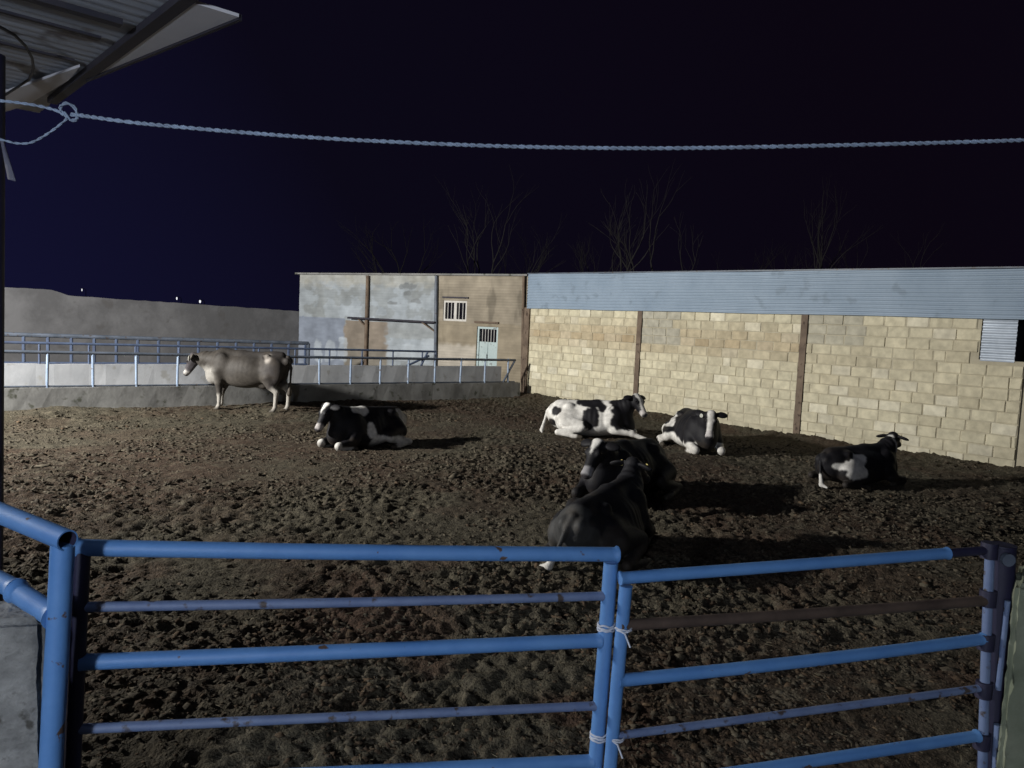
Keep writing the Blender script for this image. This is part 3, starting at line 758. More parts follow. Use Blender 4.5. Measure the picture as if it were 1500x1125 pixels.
def build_gates():
    # left leaf
    dl, dr = 2.42, 2.85
    A = lambda x, y: at_depth(x, y, dl + (dr - dl) * (x - 115) / (890 - 115))
    top_a, top_b = A(112, 802), A(905, 812)
    g = root_at("farm_gate", Vector(((top_a.x + top_b.x) / 2, (top_a.y + top_b.y) / 2, 0)), "wider blue pipe gate leaf with the higher top rail, hung beside the mud wall kerb", "gate", "blue pipe gates")
    g["label"] = "wider blue pipe gate leaf between the dark hinge post and the wire ties"
    pipe(g, "top_rail", top_a, top_b, 0.028, M_BLUE)
    cap = pipe(g, "stile", A(895, 824), A(867, 1180), 0.029, M_BLUE)
    for (xa, ya, xb, yb, rad, mt) in ((120, 889, 884, 873, 0.017, M_BLUE_OLD), (118, 970, 880, 938, 0.027, M_BLUE), (112, 1068, 872, 1034, 0.017, M_BLUE_OLD), (105, 1150, 868, 1115, 0.026, M_BLUE)):
        pipe(g, "rail", A(xa, ya), A(xb, yb), rad, mt)
    pipe(g, "hinge_stile", A(121, 800), A(104, 1180), 0.026, M_DARKPOST)
    # right leaf
    dl2, dr2 = 2.80, 3.20
    Bp = lambda x, y: at_depth(x, y, dl2 + (dr2 - dl2) * (x - 905) / (1445 - 905))
    g2 = root_at("farm_gate", Bp(1180, 830) * Vector((1, 1, 0)).length if False else Vector((Bp(1180, 830).x, Bp(1180, 830).y, 0)), "narrower blue pipe gate leaf sagging toward the wire ties, with one dark brown rail", "gate", "blue pipe gates")
    pipe(g2, "top_rail", Bp(908, 847), Bp(1388, 810.5), 0.024, M_BLUE)
    pipe(g2, "top_rail_end", Bp(1388.3, 810.5), Bp(1447, 806), 0.019, M_DARKPOST)  # far end of the top rail, its shade painted dark
    pipe(g2, "stile", Bp(917, 858), Bp(889, 1190), 0.026, M_BLUE)
    o = pipe(g2, "rail", Bp(908, 916), Bp(1441, 880), 0.022, M_BROWNRAIL); tag(o, "dark brown rail")
    for (xa, ya, xb, yb, rad, mt) in ((905, 997, 1441, 936, 0.025, M_BLUE), (900, 1078, 1436, 1008, 0.016, M_BLUE_OLD), (895, 1158, 1432, 1078, 0.024, M_BLUE)):
        pipe(g2, "rail", Bp(xa, ya), Bp(xb, yb), rad, mt)
    pipe(g2, "hinge_stile", Bp(1450, 812), Bp(1438, 1190), 0.020, M_BLUE_OLD)
    for (x, y) in ((1449, 806), (1447, 876), (1444, 940), (1441, 1010), (1438, 1085)):
        mb = MB(); p = Bp(x, y); mb.tube([p + Vector((0, 0, -.035)), p + Vector((0, 0, .035))], 0.034, 12)
        child(mb, "hinge_collar", M_DARKPOST, g2, 50)
    # gate post on the right, shade painted dark, with the lit stretches of a pipe clamped to it
    def post(name, x0, y0, x1, y1, Y, rad, mat, label, cat, grp=None, ztop=0.0):
        a, b = at_depth(x0, y0, Y), at_depth(x1, y1, Y)
        d = (b - a); t = (-0.25 - a.z) / d.z; b = a + d * t
        r = root_at(name, Vector((b.x, b.y, 0)), label, cat, grp)
        pipe(r, "pipe", a, b, rad, mat, 20)
        mb = MB(); mb.tube([a + Vector((0, 0, .0005)), a + Vector((0, 0, 0.008))], rad * 1.03, 20); child(mb, "cap", mat, r, 50)
        return r, a, b
    r, a, b = post("gate_post", 1468, 800, 1452, 1125, 3.25, 0.055, M_DARKPOST, "dark hinge post beside the greenish concrete pillar", "post")
    pipe(r, "clamped_pipe", at_depth(1476, 880, 3.17), at_depth(1462, 1010, 3.17), 0.012, M_BLUE_OLD)
    pipe(r, "clamped_pipe", at_depth(1462, 1062, 3.17), at_depth(1456, 1180, 3.17), 0.017, M_BLUE_OLD)
    mb = MB(); p = at_depth(1474, 819, 3.18); mb.tube([p, p + Vector((0, -0.02, 0))], 0.028, 14); child(mb, "plate", M_STEEL, r, 50)
    # left hinge post, its shadow painted in as a dark colour
    r, a, b = post("gate_post", 122, 796, 100, 1125, 2.50, 0.026, M_DARKPOST, "dark hinge post between the bright blue post and the wide gate", "post")
    # bright blue corner post and its two rails
    Y = 2.25
    a, b = at_depth(92, 796, Y), at_depth(73, 1125, Y); d = b - a; b = a + d * ((-0.25 - a.z) / d.z)
    r = root_at("pipe_fence", Vector((b.x, b.y, 0)), "bright blue corner post with two welded pipe rails above the rough concrete wall", "fence")
    pipe(r, "post", a + Vector((0, 0, -.002)), b, 0.034, M_BLUE, 20)
    e0, e1 = at_depth(99, 792, 2.23), at_depth(-260, 645, 2.95)
    n = 24
    # open pipe end: outer tube without caps and a dark inner tube
    mb = MB(); dd = (e1 - e0); mb.tube([e0, e0 + dd * .5, e1], 0.033, n, caps=False)
    mb.tube([e0 + dd.normalized() * .0, e0 + dd.normalized() * 0.0004], [0.033, 0.0285], n, caps=False)
    rl = child(mb, "rail", M_BLUE, r, 50)
    mb = MB(); mb.tube([e0 + dd.normalized() * .0005, e0 + dd.normalized() * .25], 0.0285, n, caps=False); mb.tube([e0 + dd.normalized() * .25, e0 + dd.normalized() * .2505], 0.0285, n)
    for i in range(len(mb.v)): mb.v[i] = mb.v[i] - r.location
    mb.build("pipe_bore", M_DARKPOST, rl)
    e0, e1 = at_depth(80, 903, 2.25), at_depth(24, 866, 2.36)
    pipe(r, "rail", e0, e1, 0.034, M_BLUE, 20)
    e2 = at_depth(-260, 712, 3.0)
    pipe(r, "rail", e1 + (e1 - e0).normalized() * .004 + Vector((0, 0, 0.004)), e2, 0.031, M_BLUE, 20)
    # concrete walls at both sides
    def rough_block(name, pts, z0, z1, mat, label, cat):
        r = root_at(name, sum(pts, Vector()) / len(pts), label, cat)
        mb = MB(); nn = 14; m = len(pts)
        bm = bmesh.new(); vb = [bm.verts.new(p - r.location + Vector((0, 0, z0))) for p in pts]; vt = [bm.verts.new(p - r.location + Vector((0, 0, z1))) for p in pts]
        bm.faces.new(vb[::-1]); bm.faces.new(vt)
        for k in range(m): bm.faces.new((vb[k], vb[(k + 1) % m], vt[(k + 1) % m], vt[k]))
        bmesh.ops.bevel(bm, geom=[e for e in bm.edges], offset=0.022, segments=3, affect='EDGES')
        bmesh.ops.triangulate(bm, faces=bm.faces)
        for _ in range(7): bmesh.ops.subdivide_edges(bm, edges=[e for e in bm.edges if e.calc_length() > 0.035], cuts=1, use_grid_fill=False); bmesh.ops.triangulate(bm, faces=bm.faces)
        bm.normal_update()
        Q = np.array([v.co[:] for v in bm.verts]); dsp = (fbm(Q[:, 0] * 8, Q[:, 1] * 8, Q[:, 2] * 8, 5, 0.62) - .5) * 0.042
        for v, dd in zip(bm.verts, dsp): v.co = v.co + v.normal * float(dd)
        me = bpy.data.meshes.new("concrete_body"); bm.to_mesh(me); bm.free(); me.materials.append(mat)
        o = bpy.data.objects.new("concrete_body", me); COL.objects.link(o); o.parent = r; smooth_by_angle(o, 60)
        return r
    c1 = at_depth(66, 900, 2.24); zt = at_depth(30, 893, 2.3).z
    dirv = Vector((-0.95, -0.30, 0)); nv = Vector((-0.56, 0.83, 0))
    base = Vector((c1.x, c1.y, 0))
    r = rough_block("concrete_wall", [base, base + nv * 0.22, base + nv * 0.22 + dirv * 3.0, base + dirv * 3.0], -0.3, zt, M_CONC_ROUGH, "rough grey concrete wall end below the bright blue corner post", "wall")
    c2 = at_depth(1487, 855, 3.05); base = Vector((c2.x, c2.y, 0))
    rough_block("concrete_pillar", [base, base + Vector((0.5, -0.10, 0)), base + Vector((0.75, 0.26, 0)), base + Vector((0.25, 0.34, 0))], -0.3, c2.z, M_CONC_GREEN, "greenish weathered concrete pillar beside the narrow gate", "pillar")
    # wire ties that hold the leaves together
    def tie(px, py, label, seed):
        rng = random.Random(seed)
        cL, cR = A(px, py), Bp(px + 26, py + 2)
        r = root_at("wire_tie", (cL + cR) / 2, label, "wire tie", None)
        pts = []
        for k in range(46):
            a = 2 * math.pi * k / 15.0
            pts.append(cL + Vector((0.033 * math.cos(a), 0.033 * math.sin(a), (k / 46 - .5) * 0.028 + rng.uniform(-.004, .004))))
        mb = MB(); mb.tube(pts, 0.0042, 6); child(mb, "wrap", M_TIE, r, 60)
        pts = [cR + Vector((0.030 * math.cos(2 * math.pi * k / 14.0), 0.030 * math.sin(2 * math.pi * k / 14.0), (k / 36 - .5) * 0.02 + rng.uniform(-.003, .003))) for k in range(34)]
        mb = MB(); mb.tube(pts, 0.0034, 6); child(mb, "wrap", M_TIE, r, 60)
        m = (cL + cR) / 2
        mb = MB(); mb.tube([cL + Vector((.03, -.02, .005)), m + Vector((0, -.035, .012)), cR + Vector((0, -.034, -.01)), cR + Vector((.02, -.05, -.055))], 0.004, 6); child(mb, "twist", M_TIE, r, 60)
    tie(888, 918, "upper pale wire tie binding the two blue gate stiles", 1)
    tie(877, 1078, "lower pale wire tie binding the two blue gate stiles", 2)
build_gates()

# ------------------------------------------------------------------ shed canopy over the camera's left
def build_canopy():
    ZC = 3.22
    C = lambda x, y, dz=0.0: on_ground(x, y, ZC + dz)
    r = root_at("shed_canopy", Vector((-3.0, 2.0, ZC)), "corrugated sheet canopy with dark edge beam, jutting in overhead", "canopy")
    # directions: purlins run with the feed fence, the edge beam across
    bA, bB = C(265, 8), C(78, 150)
    bd = (bB - bA).normalized(); pd = Vector((-bd.y, bd.x, 0))
    if pd.x > 0: pd = -pd
    start = bA - bd * 3.5; Lb = (bB - start).length
    # sheet, corrugated along the purlin direction
    vs = []; fs = []; n = 260; m = 4; wd = 5.0
    for i in range(n + 1):
        s = (Lb + 0.5) * i / n
        for j in range(m + 1):
            p = start + bd * s + pd * (wd * j / m - 0.03)
            vs.append(p + Vector((0, 0, 0.034 + 0.0035 * math.sin(2 * math.pi * s / 0.075))) - r.location)
    for i in range(n):
        for j in range(m):
            q = i * (m + 1) + j; fs.append((q, q + 1, q + m + 2, q + m + 1))
    finish("roofing_sheet", vs, fs, M_CEIL, r, True)
    R = Matrix((bd, pd, Vector((0, 0, 1)))).transposed()
    mb = MB(); mb.box((start + bB) / 2 + Vector((0, 0, 0.012)), Lb + 0.05, 0.045, 0.03, R); child(mb, "edge_beam", M_DARKSTEEL, r)
    for (x0, y0, dz) in ((195, 41, .005), (150, 62, .016), (100, 92, .016)):
        p = C(x0, y0); s = (p - start).dot(bd); q = start + bd * s + pd * 0.04
        mb = MB(); w = 0.045 if x0 == 195 else 0.02
        mb.box(q + pd * 2.4 + Vector((0, 0, dz)), w, 4.7, 0.022 if w > .03 else .010, R); child(mb, "purlin", M_DARKSTEEL, r)
    # pale flashing boards either side of the beam
    def board(pts, th, nm):
        a = [Vector(p) - r.location for p in pts]; b = [p + Vector((0, 0, th)) for p in a]; k = len(a)
        fs = [tuple(range(k))[::-1], tuple(range(k, 2 * k))] + [(i, (i + 1) % k, k + (i + 1) % k, k + i) for i in range(k)]
        finish(nm, a + b, fs, M_FLASH, r)
    board([C(282, 4), C(350, 25), C(132, 113), C(205, 60)], 0.012, "flashing")
    board([C(117, 98), C(100, 118), C(40, 154), C(-60, 185), C(-60, 150), C(12, 134)], 0.012, "flashing")
    mb = MB(); mb.box((C(352, 27) + C(128, 117)) / 2 + Vector((0, 0, 0.004)), (C(352, 27) - C(128, 117)).length, 0.014, 0.022,
        (lambda d: Matrix((d, Vector((-d.y, d.x, 0)), Vector((0, 0, 1)))).transposed())((C(352, 27) - C(128, 117)).normalized()))
    child(mb, "drip_edge", M_DARKSTEEL, r)
    # column at the picture's left edge
    p = at_depth(-6, 500, 2.9)
    top = on_ground(-8, 150, 0); a = at_depth(-10, 140, 3.35); b = at_depth(-12, 740, 3.35)
    d = b - a; b = a + d * ((-0.2 - a.z) / d.z); a = a - d * ((ZC - a.z) / -d.z) if False else a + d * ((ZC - a.z) / d.z)
    mb = MB(); mb.tube([a, b], 0.045, 14); child(mb, "column", M_DARKPOST, r, 50)
    # loose wires under the roof
    rw = root_at("loose_wire", C(20, 100), "thin black loop of wire hanging under the canopy sheet", "wire")
    pts = [C(x, y, -0.03) for x, y in ((-40, 20), (5, 42), (22, 52), (38, 68), (47, 85), (49, 100), (43, 116), (25, 128), (6, 140), (-30, 160))]
    mb = MB(); mb.tube(pts, 0.006, 6); child(mb, "strand", M_WIRE, rw, 60)
build_canopy()

def twisted(mb, pts, r, turns_per_m, strands=2, n=6):
    # resample
    P = [Vector(p) for p in pts]; seg = [0.0]
    for i in range(1, len(P)): seg.append(seg[-1] + (P[i] - P[i - 1]).length)
    L = seg[-1]; N = max(8, int(L / 0.012))
    def at(s):
        for i in range(1, len(P)):
            if s <= seg[i] or i == len(P) - 1:
                t = (s - seg[i - 1]) / max(1e-6, seg[i] - seg[i - 1])
                p0, p1 = P[max(0, i - 2)], P[i - 1]; p2, p3 = P[i], P[min(len(P) - 1, i + 1)]
                return 0.5 * ((2 * p1) + (p2 - p0) * t + (2 * p0 - 5 * p1 + 4 * p2 - p3) * t * t + (3 * p1 - p0 - 3 * p2 + p3) * t ** 3)
    C_ = [at(L * i / N) for i in range(N + 1)]
    for k in range(strands):
        out = []
        for i, c in enumerate(C_):
            t = (C_[min(i + 1, N)] - C_[max(i - 1, 0)]).normalized(); a = t.cross(Vector((0, 0, 1)))
            if a.length < .1: a = t.cross(Vector((1, 0, 0)))
            a.normalize(); b = t.cross(a); ph = 2 * math.pi * (turns_per_m * L * i / N + k / strands)
            out.append(c + (a * math.cos(ph) + b * math.sin(ph)) * r * 0.55)
        mb.tube(out, r * 0.62, n)
def build_rope():
    Y = 3.0
    P = lambda x, y, d=0: at_depth(x, y, Y + d)
    r = root_at("twisted_rope", P(600, 208), "pale twisted rope strung across the pen against the night sky", "rope")
    mb = MB()
    twisted(mb, [P(104, 168), P(118, 169), P(200, 180), P(350, 193.5), P(500, 204), P(700, 213), P(850, 216.5), P(1000, 217), P(1200, 213.5), P(1400, 208.5), P(1560, 203), P(1800, 192)], 0.0078, 16)
    child(mb, "span", M_ROPE, r, 60)
    mb = MB(); twisted(mb, [P(-40, 145), P(5, 148), P(45, 153), P(80, 161), P(93, 168)], 0.006, 16); child(mb, "tied_end", M_ROPE, r, 60)
    mb = MB(); twisted(mb, [P(92, 168, .01), P(88, 158), P(96, 151, -.01), P(108, 156), P(113, 166, .01), P(112, 175), P(104, 176, .01), P(97, 170), P(93, 164)], 0.0065, 14); child(mb, "knot", M_ROPE, r, 60)
    mb = MB(); twisted(mb, [P(99, 173), P(85, 185), P(65, 199), P(45, 209), P(25, 210), P(8, 206), P(-20, 200)], 0.0045, 16); child(mb, "loose_tail", M_ROPE, r, 60)
    # cloth strip
    s = root_at("cloth_strip", P(8, 205), "faded grey rag strip dangling from the rope end beside the column", "rag")
    mb = MB(); n = 10
    vs = []; fs = []
    for i in range(n + 1):
        t = i / n; x = 2 + 15 * t; y = 204 + 60 * t; w = 2.2 + 3.6 * t
        for q, dd in ((-w, 0.0), (w, 0.012 * math.sin(5 * t))):
            vs.append(P(x + q, y + q * .25, dd) - s.location)
    b = len(vs); vs += [v + Vector((0, 0.004, 0)) for v in vs]
    for i in range(n):
        q = i * 2; fs += [(q, q + 1, q + 3, q + 2), (b + q, b + q + 2, b + q + 3, b + q + 1), (q, q + 2, b + q + 2, b + q), (q + 1, b + q + 1, b + q + 3, q + 3)]
    finish("cloth", vs, fs, mat_plain("grey_rag", (0.16, 0.16, 0.2), (0.11, 0.11, 0.15), 12, 0.95, 0.3), s, True)
build_rope()

# ------------------------------------------------------------------ bare trees beyond the buildings
def bare_tree(x, y, h, seed, label, spread=0.5, stems=1):
    rng = random.Random(seed)
    r = root_at("bare_tree", (x, y, 0), label, "tree", "bare trees behind the buildings")
    trunk = MB(); crown = MB()
    def grow(p, d, L, rad, depth):
        n = 4; pts = [p]; rs = [rad]
        q = p.copy(); dd = d.copy()
        for i in range(n):
            dd = (dd + Vector((rng.uniform(-1, 1), rng.uniform(-1, 1), rng.uniform(-.4, .6))) * 0.20).normalized()
            q = q + dd * L / n; pts.append(q.copy()); rs.append(rad * (1 - 0.45 * (i + 1) / n))
        (trunk if depth <= 1 else crown).tube(pts, rs, 6 if depth < 3 else 4, caps=False)
        if depth >= 6 or rs[-1] < 0.007: return
        kids = 2 if depth == 0 else rng.choice((2, 3, 3))
        for k in range(kids):
            a = rng.uniform(0, 6.28); s = spread * rng.uniform(0.6, 1.7)
            nd = (dd + Vector((math.cos(a) * s, math.sin(a) * s, 0.15))).normalized()
            grow(q if k < 2 else pts[rng.choice((2, 3))], nd, L * rng.uniform(0.62, 0.85), rs[-1] * rng.uniform(0.72, 0.95), depth + 1)
    for k in range(stems):
        a = rng.uniform(0, 6.28); lean = 0.05 if stems == 1 else 0.22
        grow(Vector((math.cos(a) * .15 * (stems > 1), math.sin(a) * .15 * (stems > 1), -0.2)), Vector((math.cos(a) * lean, math.sin(a) * lean, 1)).normalized(), h * 0.33, 0.034 * h / 1.6 / (1 + .25 * (stems - 1)), 0)
    trunk.build("trunk", M_BARK, r, True); crown.build("crown", M_BARK, r, True)
    return r
for (px, Y, h, sd, sp, st, lab) in (
    (700, 42, 10.5, 1, 0.40, 3, "broad many stemmed bare tree above the tan brick part of the building"),
    (915, 38, 11.0, 2, 0.42, 3, "tallest and palest bare tree, above the second sheet of the metal band"),
    (830, 46, 10.0, 3, 0.45, 2, "faint bare tree just behind the tallest one, toward the building"),
    (600, 50, 8.6, 4, 0.45, 2, "low faint bare tree above the whitewashed part of the building"),
    (1135, 40, 7.8, 5, 0.35, 1, "slim bare tree with one leaning stem above the last sheet seam"),
    (1190, 38, 8.8, 6, 0.30, 2, "slim pale bare tree right behind the steel post nearest the metal patch"),
    (1255, 40, 8.0, 7, 0.40, 2, "forked bare tree above the black cow with the white flank patch"),
    (1085, 46, 7.6, 8, 0.45, 2, "faint short bare tree above the middle bay of the block wall"),
    (770, 52, 10.5, 9, 0.45, 2, "distant bare tree above the joint of brick building and block shed"),
):
    p = at_depth(px, 480, Y); bare_tree(p.x, Y, h * (0.92 if h > 9 else 1.12), sd, lab, sp, st)

# ------------------------------------------------------------------ lamps of the town far off
for (px, py, Y, s, lab) in ((120, 425, 190, 0.10, "tiny dim street lamp far off above the higher end of the mud wall"), (259, 437.5, 170, 0.13, "tiny street lamp far off, middle of three distant lights"), (293, 442, 160, 0.18, "brightest tiny street lamp far off, nearest the farm building")):
    p = at_depth(px, py, Y); r = root_at("street_lamp", (p.x, p.y, 0), lab, "street lamp", "distant town lamps")
    mb = MB(); mb.tube([(p.x + 1.0, p.y, -1), (p.x + 1.0, p.y, p.z + .1), (p.x + .6, p.y, p.z + .35), (p.x, p.y, p.z + .36)], 0.07, 8); child(mb, "pole", M_DARKSTEEL, r, 50)
    mb = MB(); mb.tube([(p.x, p.y, p.z + .34), (p.x, p.y, p.z + .2), (p.x, p.y, p.z - .1), (p.x, p.y, p.z - .25)], [0.1, s, s, s * .5], 12); child(mb, "lamp_head", M_TOWN, r, 50)

# ------------------------------------------------------------------ cattle
def smin(a, b, k):
    h = np.clip(0.5 + 0.5 * (b - a) / k, 0, 1)
    return b + (a - b) * h - k * h * (1 - h)
class Prim:
    def __init__(s, kind, tag, k, **kw): s.kind, s.tag, s.k, s.__dict__ = kind, tag, k, {**s.__dict__, 'kind': kind, 'tag': tag, 'k': k, **kw}
    def d(s, p):
        if s.kind == 'cap':
            a, b = s.a, s.b; ba = b - a; t = np.clip(((p - a) @ ba) / (ba @ ba), 0, 1)
            return np.linalg.norm(p - a - t[:, None] * ba, axis=1) - (s.r0 + (s.r1 - s.r0) * t)
        q = (p - s.c) @ s.M.T
        k0 = np.linalg.norm(q / s.r, axis=1); k1 = np.linalg.norm(q / (s.r ** 2), axis=1) + 1e-9
        return k0 * (k0 - 1) / k1
    def bound(s):
        if s.kind == 'cap': return np.minimum(s.a - s.r0, s.b - s.r1), np.maximum(s.a + s.r0, s.b + s.r1)
        m = s.r.max(); return s.c - m, s.c + m
def cap(tag, a, r0, b, r1, k=0.04): return Prim('cap', tag, k, a=np.array(a, float), b=np.array(b, float), r0=r0, r1=r1)
def ell(tag, c, r, M=None, k=0.05): return Prim('ell', tag, k, c=np.array(c, float), r=np.array(r, float), M=np.eye(3) if M is None else np.array(M, float))
def surface_nets(fn, lo, hi, h):
    n = np.ceil((hi - lo) / h).astype(int) + 1
    ax = [lo[i] + h * np.arange(n[i]) for i in range(3)]
    G = np.stack(np.meshgrid(*ax, indexing='ij'), -1)
    val = fn(G.reshape(-1, 3)).reshape(n)
    ins = val < 0
    c = np.zeros(n - 1); 
    corners = [(i, j, k) for i in (0, 1) for j in (0, 1) for k in (0, 1)]
    sl = lambda A, o: A[o[0]:n[0] - 1 + o[0], o[1]:n[1] - 1 + o[1], o[2]:n[2] - 1 + o[2]]
    cnt = sum(sl(ins, o).astype(int) for o in corners)
    act = (cnt > 0) & (cnt < 8)
    acc = np.zeros(tuple(n - 1) + (3,)); num = np.zeros(n - 1)
    for o in corners:
        for axn in range(3):
            if o[axn] == 1: continue
            o2 = list(o); o2[axn] = 1; o2 = tuple(o2)
            va, vb = sl(val, o), sl(val, o2); cr = (va < 0) != (vb < 0)
            t = np.where(cr, va / np.where(cr, va - vb, 1), 0)
            pos = np.stack([np.full(t.shape, float(o[i])) for i in range(3)], -1); pos[..., axn] += t
            acc += np.where(cr[..., None], pos, 0); num += cr
    idx = -np.ones(n - 1, int); idx[act] = np.arange(act.sum())
    ijk = np.argwhere(act)
    V = lo + h * (ijk + acc[act] / num[act][:, None])
    Fs = []
    for axn in range(3):
        o1, o2 = (axn + 1) % 3, (axn + 2) % 3
        s0 = [slice(0, n[i]) for i in range(3)]; s1 = list(s0); s0[axn] = slice(0, n[axn] - 1); s1[axn] = slice(1, n[axn])
        a, b = ins[tuple(s0)], ins[tuple(s1)]
        E = np.argwhere(a != b); sgn = a[tuple(E.T)]
        ok = (E[:, o1] > 0) & (E[:, o2] > 0) & (E[:, o1] < n[o1] - 1) & (E[:, o2] < n[o2] - 1); E, sgn = E[ok], sgn[ok]
        def cell(d1, d2):
            q = E.copy(); q[:, o1] -= d1; q[:, o2] -= d2; return idx[tuple(q.T)]
        quad = np.stack([cell(1, 1), cell(0, 1), cell(0, 0), cell(1, 0)], -1)
        quad[~sgn] = quad[~sgn][:, ::-1]
        Fs.append(quad)
    return V, np.concatenate(Fs)

def head_prims(H, yaw, pitch, roll=0.0, ear_droop=0.28, s=1.0):
    cp, sp, cy, sy = math.cos(pitch), math.sin(pitch), math.cos(yaw), math.sin(yaw)
    d = np.array([cp * cy, cp * sy, -sp]); l = np.array([-sy, cy, 0.0]); u = np.cross(d, l)
    if roll: l, u = l * math.cos(roll) + u * math.sin(roll), u * math.cos(roll) - l * math.sin(roll)
    H = np.array(H, float); P = lambda a, b, c: H + (d * a + l * b + u * c) * s
    M = np.array([d, l, u]); pr = []
    pr.append(ell('head', P(.09, 0, -.05), np.array([.155, .108, .115]) * s, M, .04))
    pr.append(ell('head', P(-.01, 0, .0), np.array([.06, .085, .06]) * s, M, .04))
    pr.append(cap('head', P(.13, 0, -.045), .094 * s, P(.37, 0, -.06), .066 * s, .03))
    pr.append(ell('head', P(.425, 0, -.065), np.array([.07, .079, .066]) * s, M, .025))
    pr.append(cap('head', P(.08, 0, -.13), .07 * s, P(.37, 0, -.105), .042 * s, .03))
    for q in (-1, 1):
        pr.append(ell('head', P(.15, q * .082, .012), np.array([.05, .03, .035]) * s, M, .02))
        ed = l * q * .93 - u * ear_droop - d * .12; ed = ed / np.linalg.norm(ed); e2 = np.cross(u, ed); e2 /= np.linalg.norm(e2); e3 = np.cross(ed, e2)
        pr.append(ell('ear', P(.0, q * .10, -.02) + ed * .095 * s, np.array([.110, .066, .029]) * s, np.array([ed, e2, e3]), .018))
    return pr, dict(H=H, d=d, l=l, u=u, s=s, P=P)
def lying_prims(side=1, front=('fold', 'fold'), neck=None, H=(.95, 0, .80), yaw=0, pitch=.6, roll=0.0, tail_side=1, hind_out=0.50):
    pr = []
    pr.append(ell('body', (-.05, 0, .37), (.70, .37, .345), None, .08))
    pr.append(ell('body', (-.05, .04 * side, .24), (.62, .40, .22), None, .08))
    pr.append(ell('body', (.46, 0, .40), (.36, .275, .33), None, .10))
    pr.append(ell('body', (-.60, 0, .40), (.36, .29, .30), None, .10))
    pr.append(cap('body', (-.72, 0, .62), .085, (.1, 0, .655), .10, .10))
    pr.append(cap('body', (.1, 0, .655), .10, (.50, 0, .685), .10, .10))
    for q in (-1, 1):
        pr.append(ell('body', (-.46, q * .20, .615), (.10, .07, .07), None, .07))
        pr.append(ell('body', (-.88, q * .10, .50), (.07, .05, .07), None, .06))
        pr.append(ell('body', (.44, q * .22, .42), (.17, .10, .27), None, .08))      # shoulder blade
    pr.append(ell('body', (.70, 0, .28), (.20, .17, .20), None, .10))                 # brisket
    N0 = np.array([.55, 0, .53]); Hh = np.array(H, float)
    hp, hf = head_prims(H, yaw, pitch, roll)
    nb = Hh + (hf['d'] * .02 - hf['u'] * .09)
    mid = np.array(neck, float) if neck is not None else (N0 * .5 + nb * .5 + np.array([0, 0, .01]))
    pr.append(cap('neck', N0, .225, mid, .165, .08)); pr.append(cap('neck', mid, .165, nb, .105, .05))
    pr.append(cap('neck', (.68, 0, .36), .15, mid - np.array([0, 0, .06]), .11, .08))
    pr += hp
    # hind legs: thighs, both feet swung to one side
    for q in (-1, 1):
        pr.append(ell('thigh', (-.42, q * .30, .30), (.30, .13, .25), None, .08))
    for q, oy, ox in ((side, hind_out, 0.0), (-side, -0.36 if hind_out < .6 else -.30, -.05)):
        y = side * oy
        pr.append(cap('thigh', (-.50 + ox, y * .75, .30), .15, (-.12 + ox, y * .92, .26), .105, .06))
        pr.append(cap('shank', (-.16 + ox, y * .98, .20), .085, (-.62 + ox, y * 1.05, .10), .062, .03))
        pr.append(cap('shank', (-.62 + ox, y * 1.05, .10), .060, (-.30 + ox, y * 1.16, .055), .042, .02))
        pr.append(cap('shank', (-.30 + ox, y * 1.16, .055), .046, (-.22 + ox, y * 1.17, .05), .048, .02))
        pr.append(cap('hoof', (-.20 + ox, y * 1.17, .045), .050, (-.12 + ox, y * 1.17, .04), .042, .012))
    for q, mode in zip((1, -1), front):
        pr.append(cap('arm', (.42, q * .24, .34), .13, (.56, q * .27, .22), .10, .06))
        if mode == 'fold':
            pr.append(cap('fore', (.50, q * .28, .19), .095, (.84, q * .24, .12), .066, .04))
            pr.append(ell('shank', (.86, q * .24, .115), (.075, .07, .075), None, .03))
            pr.append(cap('shank', (.85, q * .25, .085), .055, (.60, q * .30, .055), .042, .02))
            pr.append(cap('hoof', (.57, q * .305, .05), .05, (.50, q * .31, .045), .042, .012))
        else:
            pr.append(cap('fore', (.50, q * .28, .20), .095, (.86, q * .27, .16), .066, .04))
            pr.append(ell('shank', (.88, q * .27, .15), (.07, .065, .065), None, .03))
            pr.append(cap('shank', (.88, q * .27, .14), .052, (1.14, q * .30, .065), .042, .02))
            pr.append(cap('hoof', (1.17, q * .30, .055), .05, (1.26, q * .31, .04), .042, .012))
    ts = tail_side
    pr.append(cap('tail', (-.86, 0, .585), .045, (-.96, .03 * ts, .46), .032, .03)); pr.append(cap('tail', (-.96, .03 * ts, .46), .030, (-1.0, .10 * ts, .24), .024, .02))
    pr.append(cap('switch', (-1.0, .10 * ts, .24), .028, (-1.03, .17 * ts, .07), .045, .02)); pr.append(cap('switch', (-1.03, .17 * ts, .07), .04, (-1.0, .28 * ts, .04), .022, .02))
    return pr, hf
